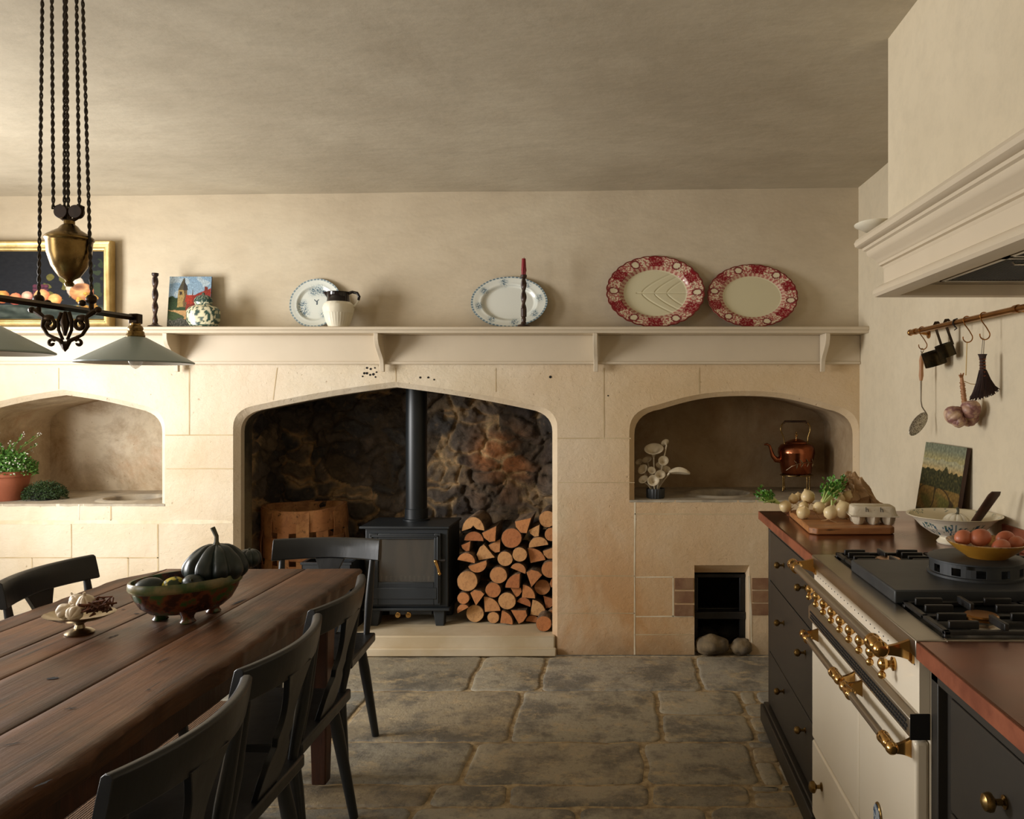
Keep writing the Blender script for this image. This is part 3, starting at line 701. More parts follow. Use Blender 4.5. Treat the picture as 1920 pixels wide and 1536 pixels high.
bm = B(); box(bm, gx0, gx1, y0+.0165, y0+.018, gz0, gz1)
for i in range(12): box(bm, gx0+.01+i*.027, gx0+.022+i*.027, y0+.0150, y0+.0165, gz0+.005, gz0+.035, 1)
fin('fire_bricks', bm, [M_dark, M_slab], dr)
bm = B(); p = W(822, 1052, 4.50); q = W(824, 1076, 4.47); p0 = W(818, 1055, 4.48)
tube(bm, [W(833,1051,4.538), W(833,1051,4.50), p, p0], [.009, .009, .008, .008], 12); hnd = fin('latch', bm, M_iron, dr)
bm = B(); tube(bm, [p0+Vector((-.004,0,.006)), p0.lerp(q, .5), q], [.0095, .007, .0085], 14); ball(bm, q, .010); ball(bm, p0+Vector((-.004,0,.006)), .011); fin('brass_handle', bm, M_brassb, hnd)
for x in (746, 766):
    bm = B(); c = W(x, 1153, 4.52); lathe(bm, [(0, 0), (.006, 0), (.006, .02), (.0145, .022), (.016, .026), (.016, .036), (.012, .040), (0, .041)], (0, 0, 0), 20, M=T(*(c+Vector((0, .03, 0)))) @ R(90, 'X')); fin('air_control_knob', bm, M_brassb, st)
for x, a in ((sx0+.055, -1), (sx1-.055, 1)):
    for y in (sy0+.03, sy1-.06):
        bm = B(); rings = [[bm.verts.new((x+dx+a*.006*(1-k), y+dy, z)) for dx, dy in ((-.034+.01*(1-k), -.03), (.034-.01*(1-k), -.03), (.034-.01*(1-k), .03), (-.034+.01*(1-k), .03))] for k, z in ((0, .108), (.1, .118), (1, .2))]
        skin(bm, rings); fin('leg', bm, M_black, st, bevel=.004)
bm = B(); box(bm, sx0+.13, sx1-.1, sy0+.03, sy0+.09, .165, .200); fin('air_box', bm, M_black, st, bevel=.003)
fl = thing('flue_pipe', 'matt black round flue pipe rising from the stove top', 'flue pipe', (-1.243, 4.79, .6865))
bm = B(); lathe(bm, [(.060, .07), (.063, .07), (.063, 1.0)], (-1.243, 4.79, .6865), 40); fin('pipe', bm, M_pipe, fl)
bm = B(); lathe(bm, [(.060, 0), (.080, 0), (.080, .008), (.069, .012), (.069, .07), (.063, .072)], (-1.243, 4.79, .6865), 40); fin('collar', bm, M_pipe, fl)
lb = thing('log_box', 'dark grey steel box with open top on the hearth between basket and stove', 'box', (-1.64, 4.55, .108))
bm = B(); x0, x1, y0, y1 = -1.79, -1.515, 4.42, 4.66
box(bm, x0, x1, y0, y0+.006, .108, .50); box(bm, x0, x1, y1-.006, y1, .108, .50); box(bm, x0, x0+.006, y0, y1, .108, .50); box(bm, x1-.006, x1, y0, y1, .108, .50); box(bm, x0, x1, y0, y1, .108, .116)
fin('box_body', bm, M_black, lb, bevel=.001)
bm = B(); box(bm, x0-.006, x1+.006, y0-.006, y0+.012, .492, .505); box(bm, x0-.006, x1+.006, y1-.012, y1+.006, .492, .505); box(bm, x0-.006, x0+.012, y0, y1, .492, .505); box(bm, x1-.012, x1+.006, y0, y1, .492, .505)
fin('rim', bm, M_black, lb, bevel=.001)
# basket: woven flat splints
bk = thing('log_basket', 'large round woven splint log basket with wide orange bands at the back of the hearth', 'basket', (-1.975, 4.93, .108))
bc = Vector((-1.975, 4.93, 0)); Z0, Z1 = .112, .745; NS = 14
def brad(z): return .215+.035*math.sin(PI*min(1, (z-Z0)/(Z1-Z0))*.75)
bm = B()
for k in range(NS):      # upright splints
    a = 2*PI*k/NS+.1; wv = .036; L = []
    for i in range(41):
        z = Z0+(Z1-Z0)*i/40; ph = (z-Z0)/.165*PI+PI*k; r = brad(z)+.006*math.sin(ph)
        L.append([bm.verts.new((bc.x+(r+d)*math.cos(a)-s*wv*math.sin(a), bc.y+(r+d)*math.sin(a)+s*wv*math.cos(a), z)) for s, d in ((-1, 0), (1, 0), (1, .003), (-1, .003))])
    skin(bm, L)
fin('upright_splint', bm, M_basket, bk)
for j in range(4):
    bm = B(); zc = Z0+.08+.165*j; L = []
    for i in range(113):
        a = 2*PI*i/112; ph = (zc-Z0)/.165*PI+NS*(a-.1)/2; r = brad(zc)-.006*math.sin(PI*j+PI/2)*math.cos(NS*(a-.1)/2)
        L.append([bm.verts.new((bc.x+(r+d)*math.cos(a), bc.y+(r+d)*math.sin(a), zc+s*.064+.004*math.sin(a*3+j))) for s, d in ((-1, 0), (1, 0), (1, .003), (-1, .003))])
    skin(bm, L, False); fin('woven_band', bm, M_basket, bk)
bm = B(); L = []
for i in range(65):
    a = 2*PI*i/64; r = brad(Z1)+.008
    L.append([bm.verts.new((bc.x+(r+d)*math.cos(a), bc.y+(r+d)*math.sin(a), zc_+.008*math.sin(a*2+1))) for zc_, d in ((Z1-.06, 0), (Z1+.012, .001), (Z1+.012, -.02), (Z1-.06, -.018))])
skin(bm, L, False); fin('rim_band', bm, M_basket, bk)
bm = B(); lathe(bm, [(0, .108), (.20, .108), (.212, .114), (.2, .125), (0, .125)], (bc.x, bc.y, 0), 40); fin('base', bm, M_basket, bk)
# logs ---------------------------------------------------------------
LG = [(1395,835,58,'s'),(1392,893,52,'h'),(1482,852,50,'w'),(1355,918,32,'w'),(1340,992,48,'h'),(1352,1043,54,'b'),(1445,972,54,'w'),(1528,922,42,'w'),(1602,868,50,'r'),(1655,800,50,'w'),(1780,765,42,'r'),(1730,820,36,'w'),(1803,838,34,'r'),(1742,877,50,'h'),(1614,955,38,'r'),(1703,945,50,'q'),(1803,938,36,'w'),(1553,1000,40,'r'),(1635,1020,40,'h'),(1780,1045,42,'r'),(1695,1082,48,'w'),(1390,1105,56,'r'),(1606,1095,46,'q'),(1495,1145,42,'r'),(1585,1150,34,'w'),(1684,1150,42,'q'),(1758,1145,40,'r'),(1412,1172,50,'w'),(1343,1205,32,'r'),(1475,1237,54,'q'),(1566,1214,47,'r'),(1640,1208,36,'h'),(1720,1245,50,'q'),(1795,1212,38,'w'),(1372,1285,48,'r'),(1297,1296,34,'h'),(1470,1306,30,'r'),(1546,1298,38,'q'),(1632,1288,46,'w'),(1712,1306,34,'h'),(1776,1292,38,'r'),(1770,1364,38,'r'),(1535,1065,44,'r'),(1800,1090,32,'w')]
NAMES = {'r': 'round', 'h': 'half-round', 'b': 'half-round', 'q': 'quarter-split', 'w': 'wedge-split', 's': 'notched'}
rl = random.Random(11); lay = []; LL = []
for i, (cx, cy, r, ty) in enumerate(LG):
    px, py = 420+cx*.33862, 720+cy*.33862; front = (cx == 1770 and cy == 1364)
    d = 4.44 if front else 4.57+rl.uniform(0, .05)
    c = W(px, py, d); rr = r*.33862*d/F*1.16; ang = rl.uniform(-.5, .5)
    if ty == 'r': P = [(math.cos(a)*rr*(1+.06*nz(math.cos(a)*1.5+i, math.sin(a)*1.5, i)), math.sin(a)*rr*.97) for a in [2*PI*k/20 for k in range(20)]]
    elif ty in 'hbs':
        s_ = -1 if ty == 'b' else 1; P = [(math.cos(a)*rr, s_*(math.sin(a)*rr*.95-rr*.38)) for a in [PI*k/12 for k in range(13)]]
        if ty == 's': P = [(p[0], p[1]*1.3) for p in P]+[(-rr*.2, -rr*.25), (0, -rr*.02), (rr*.3, -rr*.35)]; ang *= .3
    elif ty == 'q':
        P = [(-rr*.75, -rr*.75)]+[(-rr*.75+math.cos(a)*rr*1.6, -rr*.75+math.sin(a)*rr*1.55) for a in [PI/2*k/8 for k in range(9)]]; ang = rl.choice([0, 0, PI/2])+ang*.4
    else:
        P = [(0, -rr*.95), (rr*.85, rr*.5), (rr*.4, rr*.8), (-rr*.35, rr*.85), (-rr*.8, rr*.45)]; ang = rl.choice([0, PI*.8, -PI*.7, PI*.45])+ang*.4
    Q = [Vector((p[0]*math.cos(ang)-p[1]*math.sin(ang), p[0]*math.sin(ang)+p[1]*math.cos(ang))) for p in P]
    LL.append([Vector((c.x, c.z)), Q, d, front, cx, cy, ty])
def sat(A, Bq):      # smallest push that frees two convex outlines, or None
    best = None
    for pa in (A, Bq):
        for i in range(len(pa)):
            e = pa[(i+1) % len(pa)]-pa[i]
            if e.length < 1e-6: continue
            n_ = Vector((e.y, -e.x)).normalized()
            a0, a1 = min(n_.dot(p) for p in A), max(n_.dot(p) for p in A); b0, b1 = min(n_.dot(p) for p in Bq), max(n_.dot(p) for p in Bq)
            o_ = min(a1-b0, b1-a0)
            if o_ <= 0: return None
            if best is None or o_ < best[0]: best = (o_, n_ if a1-b0 < b1-a0 else -n_)
    return best
for it in range(60):
    hit = 0
    for i in range(len(LL)):
        for j in range(i):
            a, b = LL[i], LL[j]
            if a[3] or b[3] or (a[0]-b[0]).length > .16: continue
            m_ = sat([a[0]+q*1.035 for q in a[1]], [b[0]+q*1.035 for q in b[1]])
            if m_:
                hit = 1; a[0] -= m_[1]*m_[0]*.5; b[0] += m_[1]*m_[0]*.5
                if it > 8:
                    for t_ in (a, b): t_[1] = [q*.985 for q in t_[1]]
    for t_ in LL:
        lo_, hi_ = min(q.y for q in t_[1])*1.03+t_[0].y, max(q.x for q in t_[1])*1.03+t_[0].x
        if lo_ < .111 or t_[3]: t_[0].y += .111-lo_
        if not t_[3] and hi_ > -.336: t_[0].x -= hi_+.336
        if t_[3] and hi_ > -.388: t_[0].x -= hi_+.388
        l2 = min(q.x for q in t_[1])*1.03+t_[0].x
        if l2 < -.955: t_[0].x += -.955-l2
    if not hit: break
for i, (c2, Q, d, front, cx, cy, ty) in enumerate(LL):
    c = Vector((c2.x, d if not front else 4.30+.14, c2.y)); L = (.12 if front else .24+rl.uniform(0, .04)); n = len(Q); rings = []
    bm = B()
    for j in range(6):
        k = j/5; rg = []
        for q in Q:
            f = 1+(.03*nz(q[0]*30, q[1]*30, k*4+i) if 0 < j < 5 else 0)
            rg.append(bm.verts.new((c.x+q[0]*f, c.y+L*k, c.z+q[1]*f)))
        rings.append(rg)
    skin(bm, rings, True, 0)
    lg = fin('firewood_log', bm, M_bark, base=(c.x, c.y, c.z), smooth=50)
    bm = B(); vs = [bm.verts.new((c.x+q[0]*.955, c.y-.002, c.z+q[1]*.955)) for q in Q]; v2 = [bm.verts.new((c.x+q[0]*.99, c.y+.003, c.z+q[1]*.99)) for q in Q]; skin(bm, [v2, vs], True)
    fin('cut_end', bm, M_cut, lg)
    lay.append((cx, cy, ty, lg, front))
rowsL = [[], [], [], [], [], [], []]
for q in lay:
    k = min(6, int((q[1]-740)/88)); rowsL[k].append(q)
rn = ['top', 'second', 'third', 'fourth', 'fifth', 'sixth', 'bottom']; on = ['first', 'second', 'third', 'fourth', 'fifth', 'sixth', 'seventh', 'eighth', 'ninth']
for k, L in enumerate(rowsL):
    L.sort(key=lambda q: q[0])
    for j, q in enumerate(L):
        if q[4]: s_ = 'round pale log lying alone in front of the stack at the right jamb'
        else: s_ = '%s log in the %s row of the stack, %s from the stove' % (NAMES[q[2]], rn[k], on[j])
        if q[2] == 's': s_ = 'large notched log on the upper left shoulder of the stack nearest the stove'
        tag(q[3], s_, 'log', 'firewood logs stacked beside the stove')
# ================================================================ SHELF ITEMS
def sm(a, b, x): t = max(0, min(1, (x-a)/(b-a))); return t*t*(3-2*t)
def mixc(a, b, k): return tuple(a[i]*(1-k)+b[i]*k for i in range(3))
def platter(name, px, pyt, pyb, rx_px, yt, fn, label, cat='platter', scal=0, tilt=14, depth=.022, tree=False, well=.66, d=4.28):
    s = F/d; rx = rx_px/s; rz = (pyb-pyt)/2/s/math.cos(math.radians(tilt)); t = math.radians(tilt)
    c = Vector(((px-VX)/s, YP-.012-rz*math.sin(t), ZS+rz*math.cos(t)+.0065))
    M = R(90-tilt, 'X'); bm = B()
    def edge(a): return 1+(scal*abs(math.sin(a*15)) if scal else .004*math.cos(a*9))
    def pf(u, v):
        a = 2*PI*u; e = 1+(edge(a)-1)*sm(.8, 1, v); x, y = rx*v*e*math.cos(a), rz*v*e*math.sin(a)
        z = depth*sm(well-.05, well+.10, v)*.7+depth*.3*sm(well+.1, 1, v)-depth
        if tree and v < well:
            g = 0; g = max(g, math.exp(-(y/.0035)**2)*(x > -rx*.4))
            for sg in (-1, 1):
                for b in (-.28, -.02, .24):
                    yy = sg*(.0+.62*rz*.8*(max(0, (x/rx-b))*1.9)**.7); g = max(g, math.exp(-((y-yy)/.0045)**2)*(1 if x/rx > b else 0))
            z -= .003*g
        return M @ Vector((x, y, z))
    def cf(u, v): a = 2*PI*u; return fn(v, a, rx*v*math.cos(a), rz*v*math.sin(a), rx, rz)
    sheet(bm, lambda u, v: pf(u, .004+.996*v), 300, 90, cf, wrap=True)
    # back of the dish and the rolled edge
    lay = bm.loops.layers.float_color.get('Col')
    r1 = [[bm.verts.new(M @ Vector((rx*k*edge(2*PI*i/300 if k > .9 else 0)*math.cos(2*PI*i/300), rz*k*edge(2*PI*i/300 if k > .9 else 0)*math.sin(2*PI*i/300), z))) for i in range(300)] for k, z in ((1, .0), (1.004, -.003), (.98, -.007), (well+.05, -depth-.004), (well, -depth-.005), (.02, -depth-.005))]
    n0 = len(bm.faces); skin(bm, r1, True, capends=(False, True)); bm.faces.ensure_lookup_table()
    for f in bm.faces[n0:]:
        for l in f.loops: l[lay] = lin(fn(.97, 0, rx, 0, rx, rz))
    # stitch front edge
    o = fin(name, bm, M_transfer, smooth=60, local=True); o.location = c
    return tag(o, label, cat)
BW = (226, 228, 218); BL = (62, 92, 112)
def floral(x, y, sc_=260, th=.05): return sm(th, th+.22, nz(x*sc_, y*sc_, 1.3)+.45*nz(x*sc_*2.3, y*sc_*2.3, 4))
def blue_oval(v, a, x, y, rx, rz):
    c = BW
    if v > .955: return mixc(c, BL, .75 if math.sin(a*60) > -.5 else .2)
    k = 0
    for j in range(8):
        b = 2*PI*j/8+.2; bx, by = rx*.80*math.cos(b), rz*.80*math.sin(b); dd = math.hypot(x-bx, y-by); k = max(k, math.exp(-(dd/.016)**2))
    c = mixc(c, BL, min(1, k*1.5)*floral(x, y, 240, -.15)*.9)
    return c if v > .7 or v < .66 else mixc(c, (196, 200, 192), .4)
def blue_round(v, a, x, y, rx, rz):
    c = (222, 226, 218)
    if v > .94: return mixc(c, BL, .6 if math.sin(a*46) > -.4 else .15)
    k = 0
    for (bx, by, r) in ((-.02, .072, .02), (.012, .080, .022), (.04, .068, .018), (-.075, -.005, .02), (-.07, -.035, .022), (-.055, -.055, .018), (.055, -.06, .02)):
        k = max(k, math.exp(-(math.hypot(x-bx, y-by)/r)**2))
    c = mixc(c, BL, min(1, k*1.4)*floral(x, y, 230, -.15)*.9)
    # little bird in the middle
    if (abs(y-.012-abs(x-.0)*.9) < .0035 and abs(x) < .013) or (abs(x-.004) < .004 and -.006 < y < .014): c = mixc(c, (60, 74, 84), .85)
    if .68 < v < .71: c = mixc(c, (190, 196, 190), .5)
    return c
RD = (132, 22, 34)
def red_plate(v, a, x, y, rx, rz, ph=.5, well=.68):
    cream = (220, 208, 176); wel = (214, 206, 172)
    if v > .975: return (110, 40, 34)
    if v < well-.02: return wel
    if v < well+.06: return mixc(cream, (150, 62, 60), .25+.6*(math.sin(a*44) > -.1)*(.4+.6*floral(x, y, 150, -.2)))
    q = mixc(cream, (154, 58, 60), .85*floral(x, y, 150, -.12))
    for j in range(6):
        b = 2*PI*j/6+ph; da = (a-b+PI) % (2*PI)-PI; k = math.exp(-(da/.17)**2)
        if k > .35+.25*nz(x*60, y*60, 2): q = mixc(RD, cream, .7*floral(x, y, 200, .22))
        b2 = b+PI/6; da = (a-b2+PI) % (2*PI)-PI; rr = math.hypot(da*.11, (v-.86)*.12)
        if .009 < rr < .0135: q = (120, 44, 46)
        elif rr <= .009: q = cream
    return q
platter('round_plate', 581, 516, 611, 49, 0, blue_round, 'round white plate with blue flower sprays and a small bird, leaning behind the jug', 'plate', well=.66, depth=.016)
platter('oval_platter', 951, 512, 611, 73, 0, blue_oval, 'oval white platter with small blue flower sprigs behind the red candle', 'platter')
platter('oval_platter', 1230, 473, 611, 92, 0, red_plate, 'largest oval platter with deep red floral border and embossed tree in the well', 'platter', scal=.022, tree=True, depth=.03, well=.68)
platter('oval_platter', 1415, 489, 611, 85, 0, lambda *q: red_plate(*q, ph=.35), 'smaller oval platter with red floral border and plain cream centre, nearest the right wall', 'platter', scal=.018, well=.68)
def sp(px, py, d=4.28): return W(px, py, d)
# candlesticks
def twist_stick(px, top, d, label, hgt_px, base_r, candle=False):
    p = sp(px, 608, d); z0 = ZS+.0005; s = F/d; hgt = hgt_px/s
    t = thing('candlestick', label, 'candlestick', (p.x, d, z0), 'twisted wooden candlesticks on the shelf')
    bm = B(); lathe(bm, [(0, 0), (base_r, 0), (base_r+.003, .004), (base_r, .010), (base_r*.6, .014), (.016, .018), (.013, .026), (0, .026)], (p.x, d, z0), 32); fin('base', bm, M_twist, t)
    bm = B(); n = 90; rings = []; h1 = hgt-.026
    for i in range(n+1):
        k = i/n; z = z0+.024+h1*k
        if k < .12: r = .010+.003*math.sin(k/.12*PI); amp = 0
        elif k < .30: r = .0155 if candle else .0105; amp = 0 if candle else .003
        elif k > .92: r = .010+.007*sm(.92, .96, k); amp = 0
        else: r = .0115; amp = .004
        rings.append([bm.verts.new((p.x+(r+amp*math.cos(2*a-k*24))*math.cos(a), d+(r+amp*math.cos(2*a-k*24))*math.sin(a), z)) for a in [2*PI*j/20 for j in range(20)]])
    skin(bm, rings); fin('twisted_stem', bm, M_twist, t)
    if candle:
        zc = z0+hgt-.002; bm = B(); lathe(bm, [(0, 0), (.0125, 0), (.0125, .05), (.011, .08), (.0105, .088), (.006, .082), (0, .08)], (p.x, d, zc), 16, fn=lambda a, r, z: r*(1+.12*nz(math.cos(a)*2, math.sin(a)*2, z*40)))
        for a, l in ((.5, .03), (-1.7, .04), (2.6, .025), (-.9, .05)): tube(bm, [(p.x+.010*math.cos(a), d+.010*math.sin(a), zc+.05), (p.x+.0125*math.cos(a), d+.0125*math.sin(a), zc+.05-l*.6), (p.x+.012*math.cos(a), d+.012*math.sin(a), zc+.05-l)], [.002, .003, .004], 8)
        c = fin('candle', bm, M_wax, base=(p.x, d, zc)); tag(c, 'short melted dark red candle standing in the twisted candlestick', 'candle')
        bm = B(); tube(bm, [(p.x, d, zc+.078), (p.x+.002, d, zc+.095)], .0012, 6); fin('wick', bm, M_dark, c)
twist_stick(291, 505, 4.29, 'plain dark twisted candlestick without a candle, left of the church painting', 103, .036)
twist_stick(982, 0, 4.245, 'dark twisted wooden candlestick holding a red candle in front of the blue platter', 98, .032, True)
# paintings as colour fields on real canvases
def canvas(name, w_, h_, th, M, fn, parent, nu=150, nv=120, sides=M_twist):
    bm = B(); sheet(bm, lambda u, v: M @ Vector(((u-.5)*w_, (v-.5)*h_, 0)), nu, nv, fn)
    c = fin(name, bm, M_paint, parent, smooth=0, local=parent is None, recalc=False)
    return c
def rectf(x0, x1, y0, y1, u, v): return x0 < u < x1 and y0 < v < y1
def church(u, v):
    n = nz(u*9, v*9, 1)*.02; n2 = nz(u*40, v*40, 2); uu, vv = u+n, v+n
    c = mixc((150, 166, 176), (120, 146, 166), v)
    if nz(u*4, v*7, 3) > .12: c = mixc(c, (190, 194, 190), .5)
    if vv < .62-.35*abs(uu-.1) and uu < .45: c = mixc((52, 72, 40), (36, 52, 34), sm(-.3, .3, n2))
    if rectf(.22, .44, .40, .76, uu, vv): c = (150, 126, 76) if uu < .36 else (96, 76, 50)
    if abs(uu-.29) < .03 and .64 < vv < .71: c = (54, 44, 34)
    if vv > .74 and abs(uu-.34) < max(0, (.98-vv))*.48+.004 and vv < .99: c = (74, 68, 52) if uu < .35 else (52, 48, 42)
    if abs(uu-.57) < .012*(.78-vv)*10 and .6 < vv < .76: c = (70, 60, 50)
    if rectf(.40, .80, .32, .64, uu, vv) and uu > .40+(.64-vv)*-.1+.05*(vv < .5): c = (150, 52, 34) if vv > .46 else (120, 46, 34)
    if uu > .56 and vv < .62+(uu-.56)*.36 and vv > .22 and uu < 1: c = (128, 44, 30) if (vv > .45+(uu-.56)*.3) else (104, 36, 28)
    if rectf(.84, .93, .70, .80, uu, vv): c = (110, 44, 32)
    if vv < .34 and not (uu > .62 and vv > .25): c = (176, 138, 92)
    if vv < .34-.3*uu and uu < .4: c = (60, 74, 44)
    if vv < .17+.05*nz(u*5, 0, 4): c = mixc((56, 60, 50), (100, 96, 86), .5+n2)
    return tuple(q*(1+.22*n2) for q in c)
p = sp(344, 608); wpx, hpx = 80/345.6, 99/345.6
pt = thing('church_painting', 'small unframed painting of a church tower and red roofs leaning on the shelf', 'painting', (p.x, 4.34, ZS))
M = T(p.x, 4.338, ZS+.002+hpx/2) @ R(84, 'X')
bm = B(); box(bm, -wpx/2, wpx/2, -hpx/2, hpx/2, -.008, -.0005, M=M); fin('board', bm, M_twist, pt)
canvas('painted_surface', wpx, hpx, .01, M, church, pt)
def still(u, v):
    n2 = nz(u*30, v*30, 2); c = mixc((16, 18, 24), (34, 34, 34), v*.4+.2*n2); U = u*1.55; V = v
    if v < .22: c = mixc((70, 78, 70), (34, 44, 36), sm(-.2, .3, nz(U*5, V*14, 4)))
    def disc(x, y, r, c0, c1, ry=None):
        nonlocal c
        dd = math.hypot((U-x)/r, (V-y)/(ry or r))
        if dd < 1+.05*n2: c = mixc(c0, c1, min(1, max(0, dd-.25+.35*((U-x)-(V-y))/r)))
    if nz(U*9, V*9, 7) > .05 and math.hypot((U-1.0)/.2, (V-.5)/.22) < 1: c = (96, 90, 40)
    for k in range(12): disc(.70+.045*(k % 4), .38+.05*(k//4), .034, (96, 44, 60), (40, 20, 36))
    disc(.30, .33, .09, (214, 170, 90), (150, 74, 40)); disc(.46, .30, .085, (220, 150, 100), (150, 60, 50)); disc(.60, .34, .07, (226, 190, 160), (150, 90, 80)); disc(.78, .34, .1, (226, 182, 120), (176, 84, 52)); disc(.94, .29, .085, (224, 180, 110), (176, 104, 50))
    disc(1.19, .48, .115, (226, 214, 196), (166, 148, 132), .16); disc(1.27, .40, .15, (220, 164, 104), (140, 80, 50), .13); disc(1.25, .47, .1, (120, 74, 50), (200, 150, 100), .05)
    for k in range(40):
        x = 1.22+.24*((k*.618) % 1); y = .16+.24*((k*.754) % 1)*(1-abs(x-1.34)*3); disc(x, y+.02, .024, (220, 176, 74), (130, 84, 26))
    if math.hypot((U-1.48)/.08, (V-.6)/.28) < 1 and nz(U*12, V*12, 3) > .0: c = (44, 54, 34)
    return tuple(q*(1+.15*n2) for q in c)
fx1 = W(204, 0, 4.33).x; fx0 = fx1-.80; fz0 = ZS+.0005; fz1 = ZS+166/342
pf_ = thing('still_life_painting', 'large dark still life of fruit and shell in a wide gilt frame on the shelf', 'painting', ((fx0+fx1)/2, 4.36, fz0))
bm = B()
def frame(bm, x0, x1, z0, z1, y, prof, mi=0):   # mitred profile (inwards, forwards)
    L = [[bm.verts.new((x0+a if sx_ < 0 else x1-a, y-b, z0+a if sz < 0 else z1-a)) for a, b in prof] for sx_, sz in ((-1,-1),(1,-1),(1,1),(-1,1))]
    skin(bm, L, False, mi, closed=True)
frame(bm, fx0, fx1, fz0, fz1, 4.385, [(0, 0), (0, .035), (.006, .040), (.012, .036), (.018, .032), (.036, .030), (.040, .026), (.044, .026), (.050, .022), (.056, .014), (.056, 0)])
fin('gilt_frame', bm, M_gilt, pf_)
bm = B(); box(bm, fx0+.03, fx1-.03, 4.372, 4.384, fz0+.03, fz1-.03); fin('backing', bm, M_dark, pf_)
canvas('painted_surface', fx1-fx0-.1, fz1-fz0-.1, .01, T((fx0+fx1)/2, 4.3705, (fz0+fz1)/2) @ R(90, 'X'), still, pf_, 240, 140)
# jug
p = sp(634, 610, 4.26); c0 = (p.x, 4.265, ZS+.0005)
jg = thing('jug', 'cream moulded stoneware jug with glossy black neck and handle', 'jug', c0)
def flut(a, r, z): return r*(1+.012*math.cos(a*30)*(z < .075)*(z > .008)+.02*nz(math.cos(a)*5, math.sin(a)*5, z*80)*(.09 < z < .13))
bm = B(); lathe(bm, [(0, 0), (.052, 0), (.056, .008), (.066, .035), (.076, .07), (.079, .076), (.078, .08), (.082, .1), (.077, .122), (.062, .136)], c0, 120, fn=flut); fin('body', bm, M_white, jg)
bm = B(); lathe(bm, [(.062, .136), (.060, .140), (.057, .16), (.056, .186), (.058, .190), (.053, .188), (.050, .14), (.05, .10), (0, .10)], c0, 48, fn=lambda a, r, z: r*(1+(.5*math.exp(-(((a-PI+PI) % (2*PI)-PI)/.22)**2)*sm(.15, .188, z)))); fin('neck', bm, M_blackglaze, jg)
bm = B(); x, y, z = c0; tube(bm, [(x+.052, y, z+.182), (x+.075, y, z+.190), (x+.102, y, z+.184), (x+.112, y, z+.165), (x+.108, y, z+.145)], [.009, .008, .008, .008, .007], 12, flat=.7); h_ = fin('handle', bm, M_blackglaze, jg)
bm = B(); tube(bm, [(x+.109, y, z+.148), (x+.100, y, z+.13), (x+.088, y, z+.117), (x+.078, y, z+.112)], [.007, .006, .006, .007], 12, flat=.7); fin('handle_base', bm, M_white, h_)
# delft bottle vase
p = sp(381, 610, 4.26); c0 = Vector((p.x, 4.262, ZS+.0005))
def delf(u, v):
    a = 2*PI*u; x = math.cos(a); c = (214, 206, 172); g = (34, 62, 54)
    k = nz(x*7, v*13, 3+math.sin(a))+.45*nz(x*16, v*30, 1)-.05; edge_ = abs(((u*2) % 1)-.5)
    if k > .06: c = mixc(c, g, .9)
    if .05 < v < .10 or .50 < v < .55: c = mixc(c, g, .8 if nz(u*60, v*30, 2) > -.15 else .1)
    if v > .62: c = mixc(c, (30, 58, 52), .9 if nz(x*9, v*22, 6) > -.2 else .35)
    if min(abs(x), 1) > .86: c = mixc(c, g, .8 if math.sin(v*60) > -.2 else .2)
    return c
bm = B(); pr = [(.058, 0), (.074, .006), (.080, .02), (.088, .035), (.089, .065), (.088, .09), (.076, .105), (.060, .113), (.046, .118), (.044, .124), (.050, .134), (.048, .150), (.036, .166), (.018, .173), (.008, .175), (.007, .184), (.002, .188)]
def dv(u, v):
    k = v*(len(pr)-1); i = min(int(k), len(pr)-2); f = k-i; r = pr[i][0]*(1-f)+pr[i+1][0]*f; z = pr[i][1]*(1-f)+pr[i+1][1]*f; a = 2*PI*u
    return c0+Vector((r*math.copysign(abs(math.cos(a))**.8, math.cos(a)), .52*r*math.sin(a), z))
sheet(bm, dv, 96, 70, delf, wrap=True)
tag(fin('lidded_vase', bm, M_transfer, base=tuple(c0), smooth=60), 'flattened green and cream painted ceramic vase beside the church painting', 'vase')
# dish on top of the hood
p = Vector((.825, 2.63, 1.985))
bm = B(); lathe(bm, [(0, 0), (.05, 0), (.075, .010), (.098, .018), (.100, .022), (.096, .021), (.07, .014), (.05, .005), (0, .004)], (0, 0, 0), 40, sx=.62, sy=.85)
o = fin('oval_dish', bm, M_white, smooth=50, local=True); o.location = (.852, 2.664, 1.993); tag(o, 'pale oval dish lying on the far corner ledge of the cooker hood', 'dish')
# ================================================================ COUNTER AND RANGE
XC = .615; XF = .645; ZC = .92; Y0c, Y1c, Y2c, Y3c = .55, 1.648, 2.55, 3.54
def knob(parent, x, y, z, r=.013, m=M_brass, nm='knob'):
    bm = B(); M = T(x, y, z) @ R(-90, 'Y')
    lathe(bm, [(0, 0), (r*.72, 0), (r*.72, .003), (r*.36, .006), (r*.33, .016), (r*.6, .019), (r, .024), (r*1.02, .029), (r*.85, .036), (r*.4, .040), (0, .041)], (0, 0, 0), 20, M=M)
    return fin(nm, bm, m, parent)
def worktop(y0, y1, label, up):
    t = thing('worktop', label, 'worktop', (1.0, (y0+y1)/2, ZC-.035), 'copper worktops')
    bm = B(); box(bm, XC+.004, XR-.003, y0, y1, ZC-.034, ZC); fin('worktop_slab', bm, M_copper, t, bevel=.003)
    bm = B(); box(bm, XC, XC+.0045, y0, y1, ZC-.036, ZC-.002)
    if up: box(bm, XC, XR-.003, y1-.0005, y1+.004, ZC-.036, ZC-.002)
    fin('front_edge', bm, M_copedge, t, bevel=.001)
    return t
w1 = worktop(Y2c+.001, Y3c, 'polished copper worktop at the far end under the vegetables and egg box', True)
w2 = worktop(Y0c, Y1c-.001, 'polished copper worktop in the near right corner, in front of the range', False)
bm = B(); box(bm, XR-.012, XR-.003, Y2c+.001, 2.72, ZC, ZC+.075); fin('upstand', bm, M_copedge, w1, bevel=.002)
